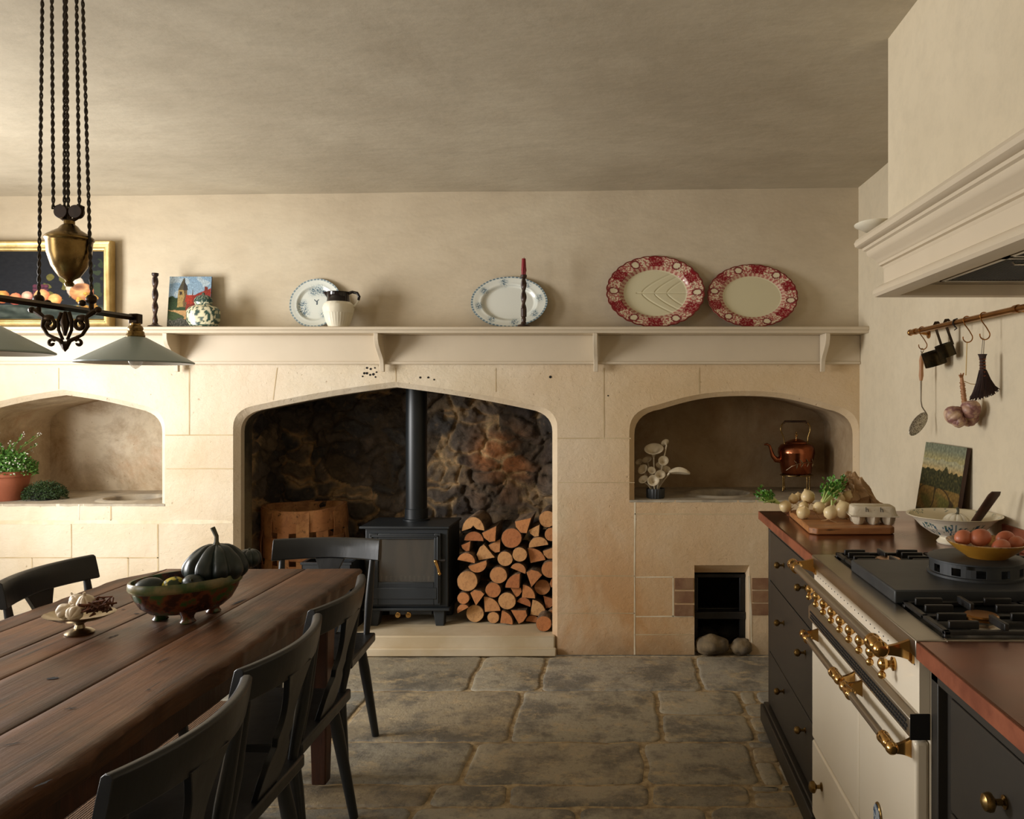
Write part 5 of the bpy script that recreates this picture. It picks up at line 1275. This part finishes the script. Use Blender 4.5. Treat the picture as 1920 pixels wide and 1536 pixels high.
for k in range(60):
    b = gc+Vector((.052+q.uniform(-.022, .03), q.uniform(-.028, .028), .060+q.uniform(0, .03))); tube(bm, [b, b+Vector((q.uniform(-.02, .02), q.uniform(-.02, .02), q.uniform(-.005, .018))), b+Vector((q.uniform(-.02, .02), q.uniform(-.02, .02), q.uniform(0, .016)))], [.003, .0022, .003], 6)
tag(fin('dried_flower', bm, M_dryb, base=tuple(gc+Vector((.05, 0, .06)))), 'tangle of brown dried flower stems on the right of the garlic dish', 'dried flowers')
# ================================================================ RISE AND FALL LAMP
LC = Vector((-1.477, 2.096, 1.668)); dirv = Vector((.020, .268, 0)).normalized(); 
lamp = thing('pendant_lamp', 'aged brass two-shade pendant lamp on twisted cords above the table', 'pendant lamp', tuple(LC))
e1 = LC+dirv*.272; e0 = LC-dirv*.272; zc = ceil_z(LC.x)
bm = B(); tube(bm, [e0, e1], .0085, 4); fin('cross_bar', bm, M_bronze, lamp, smooth=0)
for e, nm in ((e1, ''), (e0, '')):
    bm = B(); box(bm, e.x-.014, e.x+.014, e.y-.014, e.y+.014, e.z-.018, e.z+.012); fin('bar_elbow', bm, M_bronze, lamp, bevel=.003)
    bm = B(); lathe(bm, [(0, -.012), (.014, -.012), (.014, -.022), (.019, -.026), (.021, -.032), (.019, -.038), (.023, -.042), (.024, -.050), (.026, -.054), (.024, -.058), (0, -.058)], tuple(e), 32); fin('gallery', bm, M_brass, lamp)
    bm = B(); lathe(bm, [(.020, -.056), (.028, -.058), (.157, -.132), (.157, -.135), (.156, -.136), (.155, -.134), (.026, -.061), (.020, -.058)], tuple(e), 72); sh_ = fin('lamp_shade', bm, M_shade, lamp)
    bm = B(); lathe(bm, [(.0245, -.0625), (.1535, -.1365)], tuple(e), 72); fin('shade_lining', bm, M_shadein, sh_)
    bm = B(); lathe(bm, [(0, -.060), (.015, -.060), (.015, -.085), (.012, -.088), (0, -.088)], tuple(e), 24); fin('lamp_holder', bm, M_brass, sh_)
    bm = B(); lathe(bm, [(.010, -.088), (.012, -.100), (.020, -.118), (.021, -.130), (.015, -.142), (.007, -.150), (0, -.154)], tuple(e), 28); fin('bulb', bm, M_bulb, sh_)
# scrollwork below the bar, in the bar's plane turned to face the room
def Lp(a, z): return LC+Vector((a, .0, z))
bm = B()
def spiral(cx, cz, r0, r1, a0, turns, w0, w1, sgn=1):
    P = []; R_ = []; n = 34
    for i in range(n+1):
        k = i/n; a = a0+turns*2*PI*k; r = r0+(r1-r0)*k; P.append(Lp(sgn*(cx+r*math.cos(a)), cz+r*math.sin(a))); R_.append(w0+(w1-w0)*k)
    tube(bm, P, R_, 8)
for s in (-1, 1):
    spiral(.040, -.046, .020, .004, -.4, 1.35, .0045, .006, s); spiral(.036, -.094, .010, .003, 2.6, -.9, .0035, .005, s)
    tube(bm, [Lp(s*.0, -.108), Lp(s*.012, -.088), Lp(s*.030, -.080), Lp(s*.046, -.072), Lp(s*.060, -.050), Lp(s*.056, -.026), Lp(s*.074, -.012), Lp(s*.086, -.004)], [.007, .006, .005, .0045, .005, .006, .008, .005], 8)
    tube(bm, [Lp(s*.010, -.012), Lp(s*.018, -.035), Lp(s*.017, -.06), Lp(s*.006, -.085)], [.005, .0045, .004, .004], 8)
    ball(bm, Lp(s*.088, -.006), .009, seg=10, ring=8); ball(bm, Lp(s*.046, .012), .009, seg=10, ring=8); tube(bm, [Lp(s*.070, -.01), Lp(s*.070, .012)], .006, 8); ball(bm, Lp(s*.070, .022), .0135, seg=12, ring=8)
    ball(bm, Lp(s*.045, -.028), (.017, .007, .010), seg=10, ring=8)
tube(bm, [Lp(0, -.01), Lp(0, -.04), Lp(0, -.075)], [.004, .012, .003], 10); lathe(bm, [(0, -.118), (.008, -.108), (.010, -.098), (0, -.088)], tuple(LC), 8)
fin('scroll_ornament', bm, M_bronze, lamp)
ut = Vector((W(128, 0, 2.096).x, 2.10, 0)); zz = lambda py: H-(py-VY)*2.096/F
urn = [(0, zz(537)), (.009, zz(537)), (.012, zz(532)), (.008, zz(528)), (.012, zz(524)), (.024, zz(519)), (.041, zz(500)), (.051, zz(475)), (.053, zz(455)), (.0535, zz(452)), (.057, zz(449)), (.057, zz(446)), (.053, zz(443)), (.042, zz(437)), (.026, zz(430)), (.020, zz(424)), (.013, zz(420)), (.013, zz(414)), (0, zz(413))]
bm = B(); lathe(bm, urn, tuple(ut), 56); fin('counterweight_urn', bm, M_brass, lamp)
bm = B(); pz_ = zz(397)
for s in (-1, 1):
    c = ut+Vector((s*.019, 0, pz_)); tube(bm, [ut+Vector((0, 0, zz(414))), ut+Vector((s*.014, 0, zz(411))), ut+Vector((s*.034, 0, zz(402))), ut+Vector((s*.036, 0, zz(388))), ut+Vector((s*.022, 0, zz(384)))], [.006, .005, .005, .005, .004], 8)
    tube(bm, [ut+Vector((0, 0, zz(414))), ut+Vector((s*.004, 0, zz(402))), ut+Vector((s*.006, 0, zz(390)))], .004, 8)
fin('pulley_bracket', bm, M_bronze, lamp)
for s in (-1, 1):
    bm = B(); c = Vector((ut.x+s*.0195, ut.y, pz_)); lathe(bm, [(0, -.008), (.017, -.008), (.018, -.006), (.013, 0), (.018, .006), (.017, .008), (0, .008)], (0, 0, 0), 24, M=Matrix.Translation(c) @ R(90, 'X')); fin('pulley_wheel', bm, M_twist, lamp)
def cord(p, q):
    bm = B(); n = int((q-p).length/.004); t = (q-p).normalized(); a = t.cross(Vector((0, 1, 0))).normalized(); b = t.cross(a)
    for s in (0, PI):
        P = []
        for i in range(n+1): w_ = s+i*.62; P.append(p+(q-p)*i/n+a*.0024*math.cos(w_)+b*.0024*math.sin(w_))
        tube(bm, P, .0024, 6)
    fin('twisted_cord', bm, M_rope, lamp)
def cx_(px, z, y=2.098): return Vector(((px-VX)*y/F, y, z))
zt_ = 2.545
cord(Lp(-.070, .03), cx_(80, zt_)); cord(Lp(.070, .03), cx_(154, zt_))
for px0, px1 in ((100, 97), (121, 121), (128, 123.5), (149, 143)): cord(cx_(px0, zz(392)), cx_(px1, zt_))
bm = B(); lathe(bm, [(0, 0), (.10, 0), (.10, -.010), (.085, -.022), (.03, -.030), (0, -.03)], (cx_(117, 0).x, 2.098, ceil_z(-1.48)-.0), 40); fin('ceiling_rose', bm, M_bronze, lamp)
# ================================================================ HANGING RAIL
XRl = 1.262; ZRl = 1.712
rl_ = thing('hanging_rail', 'aged brass rail with brackets on the right wall below the hood', 'rail', (XR, 2.6, ZRl))
bm = B(); tube(bm, [(XRl, 1.2, ZRl), (XRl, 3.44, ZRl)], .0105, 16); fin('rod', bm, M_rail, rl_)
bm = B(); ball(bm, (XRl, 3.445, ZRl), (.014, .012, .014), seg=14, ring=10); fin('end_knob', bm, M_rail, rl_)
for y in (3.39, 2.52, 1.5):
    bm = B(); tube(bm, [(XRl, y-.012, ZRl), (XRl, y+.012, ZRl)], .0135, 16); tube(bm, [(XRl, y, ZRl), (XR-.002, y, ZRl-.012)], .006, 10); lathe(bm, [(0, 0), (.018, 0), (.018, .004), (.008, .006), (0, .006)], (0, 0, 0), 16, M=T(XR-.001, y, ZRl-.012) @ R(-90, 'Y')); fin('wall_bracket', bm, M_rail, rl_)
def yat(px, X=XRl): return F*X/(px-VX)
def shook(y, label):
    bm = B(); r1, r2 = .0135, .0175
    P = [(XRl+r1*math.cos(math.radians(a)), y, ZRl+r1*math.sin(math.radians(a))) for a in range(-25, 196, 15)]
    P += [(XRl-.007, y, ZRl-.018), (XRl+.008, y, ZRl-.038)]
    P += [(XRl+.003+r2*math.cos(math.radians(a)), y, ZRl-.064+r2*math.sin(math.radians(a))) for a in range(35, -201, -15)]
    tube(bm, P, .0022, 8)
    return tag(fin('hook', bm, M_rail, base=(XRl, y, ZRl)), label, 'hook', 's hooks on the brass rail')
yA, yP1, yP2, yG, yBr = yat(1729), yat(1752), yat(1771), yat(1813), yat(1845)
shook(yA, 'leftmost s-shaped brass hook on the rail, carrying the skimmer'); shook(yG, 's-shaped brass hook right of the pans, carrying the garlic'); shook(yBr, 's-shaped brass hook at the right, carrying the brush')
hb = ZRl-.083
# skimmer
sk = thing('skimmer', 'perforated steel skimmer with pale wooden handle hanging from the rail', 'skimmer', (XRl, yA, hb))
w_A = lambda px, py, dy=0: W(px, py, yA+dy)
h0 = w_A(1728, 652)
bm = B(); tube(bm, [Vector((XRl+.0+.006*math.cos(a), yA, hb+.008*math.sin(a)-.002)) for a in [k*PI/6 for k in range(12)]], .002, 6, closed=True)
tube(bm, [Vector((XRl, yA, hb-.008)), w_A(1728, 668), w_A(1727, 712), w_A(1727, 735), w_A(1727, 752), w_A(1729, 763), w_A(1737, 775)], [.004, .005, .005, .0035, .003, .003, .003], 8); fin('steel_shaft', bm, M_steel, sk)
bm = B(); p, q_ = w_A(1728, 667), w_A(1727, 714); tube(bm, [p, p.lerp(q_, .2), p.lerp(q_, .5), p.lerp(q_, .8), q_], [.006, .0095, .008, .0095, .006], 16); fin('wooden_handle', bm, M_handle, sk)
c = w_A(1722, 795); Mk = Matrix.Translation(c) @ R(40, 'Y') @ R(80, 'X') @ Matrix.Diagonal((.026, .060, 1, 1))
bm = B(); lathe(bm, [(0, .007), (.6, .005), (1, -.001), (1.02, 0), (1, .002), (.6, .008), (0, .010)], (0, 0, 0), 44, M=Mk)
bl = fin('skimmer_blade', bm, pm('pierced_steel', (186, 180, 166), (112, 104, 92), 260, .4, .8, lo=.5, hi=.55), sk)
# two small pans
def pan(y, tilt, rad, dep, label, hl, dz=0):
    top = Vector((XRl, y, ZRl+.0135)); t = thing('saucepan', label, 'saucepan', tuple(top), 'small blackened copper pans on the rail')
    M = Matrix.Translation(top) @ R(90, 'Z') @ R(-tilt, 'X')      # handle runs down local -z, pan body hangs at its end, opening up
    bm = B(); box(bm, -.009, .009, -.002, .002, -hl, -.004, M=M)
    tube(bm, [M @ Vector(q) for q in ((0, .0, -.022), (0, 0, -.004), (.0, -.006, .003), (0, -.016, .001), (0, -.021, -.010), (0, -.020, -.022))], [.008, .008, .007, .006, .004, .003], 8, flat=.35)
    fin('handle', bm, M_bronze, t, bevel=.001)
    Mp = M @ T(0, rad+.001, -hl-dep+.012)
    bm = B(); lathe(bm, [(0, 0), (rad*.98, 0), (rad, .003), (rad*1.0, dep), (rad*1.03, dep+.002), (rad*.97, dep+.002), (rad*.96, .005), (0, .004)], (0, 0, 0), 44, M=Mp); fin('pan_body', bm, M_coppot, t)
    bm = B(); box(bm, -.020, .020, -rad-.004, -rad+.001, dep*.45, dep*.68, M=Mp @ R(60, 'Z')); fin('rivet_plate', bm, M_copperk, t, bevel=.001)
pan(yP1, 18, .043, .058, 'larger dark copper pan hanging left of the other', .115)
pan(yP2, 20, .034, .050, 'smaller dark copper pan hanging right of the larger one', .095)
yK = yat(1793); bm = B(); tube(bm, [(XRl+.012, yK, ZRl+.004), (XRl+.003, yK, ZRl+.0135), (XRl-.010, yK, ZRl+.009), (XRl-.0135, yK, ZRl-.004), (XRl-.004, yK, ZRl-.016), (XRl+.002, yK, ZRl-.022), (XRl-.008, yK, ZRl-.030)], [.002, .003, .003, .003, .003, .003, .0015], 8)
tag(fin('hook', bm, M_iron, base=(XRl, yat(1793), ZRl)), 'short black iron hook empty on the rail between pans and garlic', 'hook', 'iron hooks on the rail')
# garlic bunch
gb = thing('garlic_bunch', 'bunch of purple garlic bulbs hung by twine from the brass rail', 'garlic', (XRl, yG, hb))
wG = lambda px, py, dy=0: W(px, py, yG+dy)
bm = B(); tube(bm, [Vector((XRl, yG, hb)), wG(1812, 672), wG(1811, 704)], .0022, 6); tube(bm, [wG(1808, 715), wG(1820, 720), wG(1832, 721)], .0013, 6); fin('twine', bm, M_twine, gb)
bm = B(); st0 = wG(1803, 708); st1 = wG(1809, 762); tube(bm, [st0, st0.lerp(st1, .3), st0.lerp(st1, .8), st1], [.006, .008, .009, .007], 10)
for k in range(4): tube(bm, [st0+Vector((0, 0, -.01)), st0+Vector((.007*(k-1.3), .004*k, .010+.006*(k % 2)))], .0028, 6)
for k in range(9):
    c = st0.lerp(st1, .2+.09*k); tube(bm, [c+Vector((.0095*math.cos(a), .0095*math.sin(a), .004*math.sin(a)*(-1)**k)) for a in [j*PI/5 for j in range(10)]], .001, 5, closed=True)
fin('braided_stalk', bm, M_handle, gb)
for px, py, dy, r, sd in ((1788, 779, 0, .036, 1), (1821, 768, -.02, .036, 2), (1797, 790, -.012, .026, 3), (1817, 784, .02, .034, 4)):
    c = wG(px, py, dy); ax = (st1-c).normalized(); bm = B(); ball(bm, (0, 0, 0), (r, r, r*.9), M=Matrix.Translation(c) @ ax.to_track_quat('Z', 'Y').to_matrix().to_4x4(), seg=64, ring=20, fn=lambda v: (1-.13*(1-abs(math.sin(math.atan2(v.y, v.x)*3+sd)))**1.5*max(0, 1-v.z*v.z)**.5)*(1+.03*nz(v.x*3+sd, v.y*3, v.z*3))*(1+max(0, v.z-.8)*1.2)); fin('garlic_bulb', bm, M_pgarlic, gb, smooth=80)
# brush
br = thing('hand_brush', 'dark bristle fan-shaped hand brush hanging at the right of the rail', 'brush', (XRl, yBr, hb))
wB = lambda px, py, dy=0: W(px, py, yBr+dy); topc, botc = wB(1842, 664), wB(1844, 746)
bm = B(); tube(bm, [wB(1840, 664), wB(1843, 634), wB(1846, 636), wB(1844, 664)], .0009, 6); fin('loop', bm, M_twist, br)
def bp(k, u, s_=0, out=0):     # k down the brush, u across, s_ front or back
    w_ = [(0, 9), (.06, 6.5), (.15, 5), (.45, 6), (.62, 13), (1, 29)]
    for (k0, a0), (k1, a1) in zip(w_, w_[1:]):
        if k <= k1: hw = a0+(a1-a0)*(k-k0)/(k1-k0); break
    c = topc.lerp(botc, k); q = yBr/F; tl = max(0, k-.4)
    return c+Vector((u*hw*q+.004*tl, s_*(.009+out)*(1-.5*abs(u)**2*(k > .3)), tl*u*.028-.010*tl*u*u*0-(.012*u*u*-1 if k > .9 else 0)))
bm = B(); L = []
for k in (0, .05, .15, .3, .45, .62, .8, .97): L.append([bm.verts.new(bp(k, math.cos(a), math.sin(a))) for a in [2*PI*j/40 for j in range(40)]])
skin(bm, L); q = random.Random(8)
for k in range(110):
    u = q.uniform(-1, 1); s_ = q.choice((-1, -1, 1)); tube(bm, [bp(.36, u, s_), bp(.62, u, s_, .001), bp(.8, u, s_, .001), bp(1, u, s_*.8)+Vector((0, 0, q.uniform(-.004, .004)))], .0011, 4)
fin('bristles', bm, M_bristle, br, smooth=60)
bm = B()
for k in (.12, .19, .26, .33, .41, .50): tube(bm, [bp(k, math.cos(a)*1.08, math.sin(a), .0012) for a in [2*PI*j/20 for j in range(20)]], .0013, 5, closed=True)
fin('binding_wire', bm, M_copperk, br)
# ================================================================ RIGHT NICHE
Z2 = .8592; kc = Vector(((1493-VX)*4.82/F, 4.82, Z2)); ks = 4.82/F; kz = lambda py: H-(py-VY)*ks
tv = thing('kettle_trivet', 'tall brass four-legged trivet under the copper kettle', 'trivet', tuple(kc))
bm = B(); lathe(bm, [(.085, kz(890)-Z2-.004), (.1, kz(890)-Z2-.004), (.1, kz(890)-Z2), (.085, kz(890)-Z2)], tuple(kc), 36); box(bm, kc.x-.09, kc.x+.09, kc.y-.006, kc.y+.006, kz(890)-.004, kz(890)); box(bm, kc.x-.006, kc.x+.006, kc.y-.09, kc.y+.09, kz(890)-.004, kz(890)); fin('top_ring', bm, M_brass, tv)
for x, y in ((-.088, -.03), (-.062, .055), (.055, -.045), (.088, .03)):
    bm = B(); hgt = kz(890)-.004-Z2; lathe(bm, [(0, 0), (.006, 0), (.007, .004), (.004, .012), (.0055, .03), (.004, .05), (.0055, hgt-.02), (.004, hgt), (0, hgt)], (kc.x+x, kc.y+y, Z2), 12); fin('leg', bm, M_brass, tv)
kt = thing('kettle', 'shiny copper kettle with brass handle standing on the trivet in the niche', 'kettle', (kc.x, kc.y, kz(889)))
def kp(px, py): return ((px)*ks, kz(py))
bm = B(); lathe(bm, [(0, kz(889)), (kp(26,0)[0], kz(889)), (kp(28,0)[0], kz(886)), (kp(31,0)[0], kz(868)), (kp(34,0)[0], kz(850)), (kp(34.5,0)[0], kz(848)), (kp(34,0)[0], kz(846)), (kp(33.5,0)[0], kz(840)), (kp(29,0)[0], kz(834)), (kp(21,0)[0], kz(831)), (0, kz(830))], (kc.x, kc.y, 0), 64); fin('kettle_body', bm, M_copperk, kt, smooth=50)
bm = B(); lathe(bm, [(kp(21,0)[0], kz(831.5)), (kp(20,0)[0], kz(829)), (kp(10,0)[0], kz(824.5)), (kp(3,0)[0], kz(822.5)), (0, kz(822.5))], (kc.x, kc.y, 0), 40); ld = fin('lid', bm, M_copperk, kt)
bm = B(); lathe(bm, [(.004, kz(823)), (.003, kz(820)), (.009, kz(817)), (.009, kz(815)), (.003, kz(812.5)), (.004, kz(811)), (0, kz(810))], (kc.x, kc.y, 0), 16); fin('lid_knob', bm, M_brassb, ld)
k3 = lambda px, py: Vector(((px-VX)*ks, kc.y, kz(py)))
bm = B(); tube(bm, [k3(1464, 862), k3(1455, 862), k3(1449, 855), k3(1446, 845), k3(1443, 836), k3(1438, 833), k3(1433, 834)], [.022, .018, .013, .010, .008, .007, .0055], 16); fin('spout', bm, M_copperk, kt)
bm = B(); tube(bm, [k3(1471, 832), k3(1469, 820), k3(1464, 808), k3(1464, 800), k3(1468, 794), k3(1474, 791), k3(1492, 790.5), k3(1509, 791), k3(1515, 794), k3(1519, 800), k3(1519, 808), k3(1515, 820), k3(1514, 832)], .0045, 10); hh = fin('handle', bm, M_brass, kt)
bm = B(); tube(bm, [k3(1470, 794), k3(1471, 790.5), k3(1511, 790.5), k3(1512, 794)], .0065, 12); fin('grip', bm, M_twist, hh)
bm = B(); q = random.Random(2)   # engraved-looking pale leaf sprig applied on the front
def onk(px, py): x = (px-1493)*ks; r = .108; return Vector((kc.x+x, kc.y-math.sqrt(max(.0001, (r+.002)**2-x*x)), kz(py)))
tube(bm, [onk(1469, 880), onk(1478, 872), onk(1490, 867), onk(1505, 865), onk(1521, 866)], .0016, 6)
for (a, b) in (((1488, 868), (1482, 861)), ((1498, 866), (1492, 859)), ((1499, 866), (1494, 874)), ((1509, 865), (1504, 858)), ((1510, 865), (1506, 873)), ((1519, 866), (1517, 858)), ((1519, 866), (1517, 874)), ((1488, 868), (1486, 877))):
    p, r_ = onk(*a), onk(*b); tube(bm, [p, p.lerp(r_, .5), r_], [.001, .0042, .0006], 6)
fin('leaf_sprig', bm, M_silver, kt)
# white trumpet flowers
vc = Vector(((1229-VX)*4.47/F, 4.47, Z2)); vs_ = 4.47/F; v3 = lambda px, py, dy=0: Vector(((px-VX)*(4.47+dy)/F, 4.47+dy, H-(py-VY)*(4.47+dy)/F))
fv = thing('flower_vase', 'low dark grey ribbed pot of white trumpet-shaped blooms in the right niche', 'vase', tuple(vc))
bm = B(); lathe(bm, [(0, 0), (.046, 0), (.05, .006), (.052, .05), (.050, .056), (.046, .05), (.04, .01), (0, .008)], tuple(vc), 60, fn=lambda a, r, z: r*(1+.03*math.cos(a*20))); fin('pot', bm, M_cast, fv)
sd_ = B()
M_bloom = pm('white_bloom', (214, 200, 172), (196, 180, 150), 16, .5, bump=.2, bscale=40)
def bloom(px, py, rx, tilt, yaw, dy, deep=1):
    c = v3(px, py, dy); base = vc+Vector(((px-1229)*vs_*.3, dy*.4, .045)); Mq = Matrix.Translation(c) @ R(yaw, 'Z') @ R(tilt, 'X'); r = rx*vs_*1.25
    bm = B(); lathe(bm, [(.08, -1.5*deep), (.22, -.9*deep), (.5, -.35*deep), (.85, -.05), (1.0, .04), (.97, .06), (.6, -.15), (.3, -.5), (.05, -.9)], (0, 0, 0), 28, M=Mq @ Matrix.Diagonal((r, r, r*.8, 1)), fn=lambda a, q_, z: q_*(1+.06*math.sin(a*2+px))); b = fin('bloom', bm, M_bloom, fv, smooth=70)
    bm = B(); s0 = Mq @ Vector((0, 0, -r*1.1*deep)); tube(bm, [base, base.lerp(s0, .5)+Vector((0, 0, .008)), s0], [.0035, .004, .0045], 8); fin('flower_stalk', bm, M_bloom, b)
for q in ((1226, 842, 14, 35, 0, .0), (1247, 830, 6, -60, 20, .03), (1244, 864, 8, 60, 10, -.01), (1205, 880, 8, 55, -30, .0), (1222, 882, 6, 60, 0, -.02), (1238, 890, 8, 50, 10, -.03), (1225, 901, 9, 60, 5, -.05), (1206, 899, 7, 50, -20, -.03), (1250, 880, 7, 45, 30, .03), (1213, 862, 7, 40, -20, .04), (1198, 866, 6, 40, -30, .05), (1238, 872, 7, 40, 10, .05)): bloom(*q)
bm = B(); L = []
for i in range(17):
    k = i/16; px = 1254+40*k; wv = 7.5*math.sin(PI*min(1, k*.92+.04))**.6; cz = 886-3*math.sin(PI*k)+2*k*k; L.append([v3(px, cz-wv, -.02-.012*k), v3(px, cz+wv*.2, -.045), v3(px, cz+wv*.75, -.02)])
vv = [[bm.verts.new(p) for p in r_]+[bm.verts.new(p+Vector((0, .003, -.001))) for p in r_[::-1]] for r_ in L]; skin(bm, vv); tube(bm, [vc+Vector((.01, 0, .045)), v3(1245, 900, 0), v3(1256, 886, -.03)], [.004, .0045, .006], 8); fin('long_petal', bm, M_bloom, fv, smooth=60)
# ================================================================ LEFT NICHE
Z1_ = .8382; tc = Vector((W(3, 0, 4.52).x, 4.55, Z1_))
tp = thing('potted_herb', 'terracotta pot with bright green flowering herb at the left edge of the left niche', 'potted plant', tuple(tc))
bm = B(); lathe(bm, [(0, 0), (.088, 0), (.092, .005), (.118, .135), (.126, .138), (.130, .168), (.122, .170), (.115, .14), (.09, .02), (0, .015)], tuple(tc), 56); fin('pot', bm, M_terra, tp)
bm = B(); lathe(bm, [(0, .155), (.115, .15)], tuple(tc), 30); fin('soil', bm, M_soot, tp)
def bush(c, rx, rz, n, L, w_, m, t, seed, stems=0, up=.3, flo=0):
    q = random.Random(seed); bm = B(); bs = B(); bf = B()
    for k in range(n):
        a = q.uniform(0, 2*PI); r = rx*math.sqrt(q.random()); z = rz*q.random()*(1-.5*(r/rx)**2); b = c+Vector((r*math.cos(a), r*math.sin(a)*.8, z-.3*rz*(r/rx)**3)); leafquad(bm, b, q, L*q.uniform(.6, 1.3), w_, None)
    for k in range(stems):
        a = q.uniform(-PI, PI); h_ = q.uniform(.8, 1.9)*rz; dx = q.uniform(.2, 1.2)*rx; P = [c+Vector((0, 0, -.02)), c+Vector((dx*.4*math.cos(a), dx*.3*math.sin(a), h_*.6)), c+Vector((dx*math.cos(a), dx*.6*math.sin(a), h_))]; tube(bs, P, [.0018, .0014, .0008], 5)
        for j in range(12):
            p = P[1].lerp(P[2], q.uniform(-.4, 1.05)); leafquad(bm, p, q, L*.8, w_*.8)
        for j in range(3): ball(bf, P[2]+Vector((q.uniform(-1, 1), q.uniform(-1, 1), q.uniform(-1, 1)))*.01, .0035, seg=6, ring=4)
    for k in range(flo):
        a = q.uniform(-PI, 0); ball(bf, c+Vector((rx*.9*math.cos(a), rx*.7*math.sin(a), q.uniform(-.2, .7)*rz)), .0045, seg=6, ring=4)
    fin('foliage', bm, m, t, smooth=0)['kind'] = 'stuff'
    if stems: fin('stems', bs, M_leaf, t)['kind'] = 'stuff'
    if stems or flo: fin('flower_buds', bf, M_shadein, t)['kind'] = 'stuff'
    else: bf.free()
    if not stems: bs.free()
bush(tc+Vector((0, 0, .175)), .16, .11, 2600, .017, .010, M_leaf, tp, 3, 26, flo=60)
hc_ = Vector((W(80, 0, 4.56).x, 4.58, Z1_)); hp = thing('herb_plant', 'low dark green bushy herb beside the terracotta pot in the left niche', 'potted plant', tuple(hc_))
bm = B(); lathe(bm, [(0, 0), (.07, 0), (.075, .04), (.07, .045), (0, .04)], tuple(hc_), 30); fin('pot', bm, M_dark, hp)
bush(hc_+Vector((0, 0, .025)), .118, .085, 3400, .011, .005, M_leafd, hp, 9)
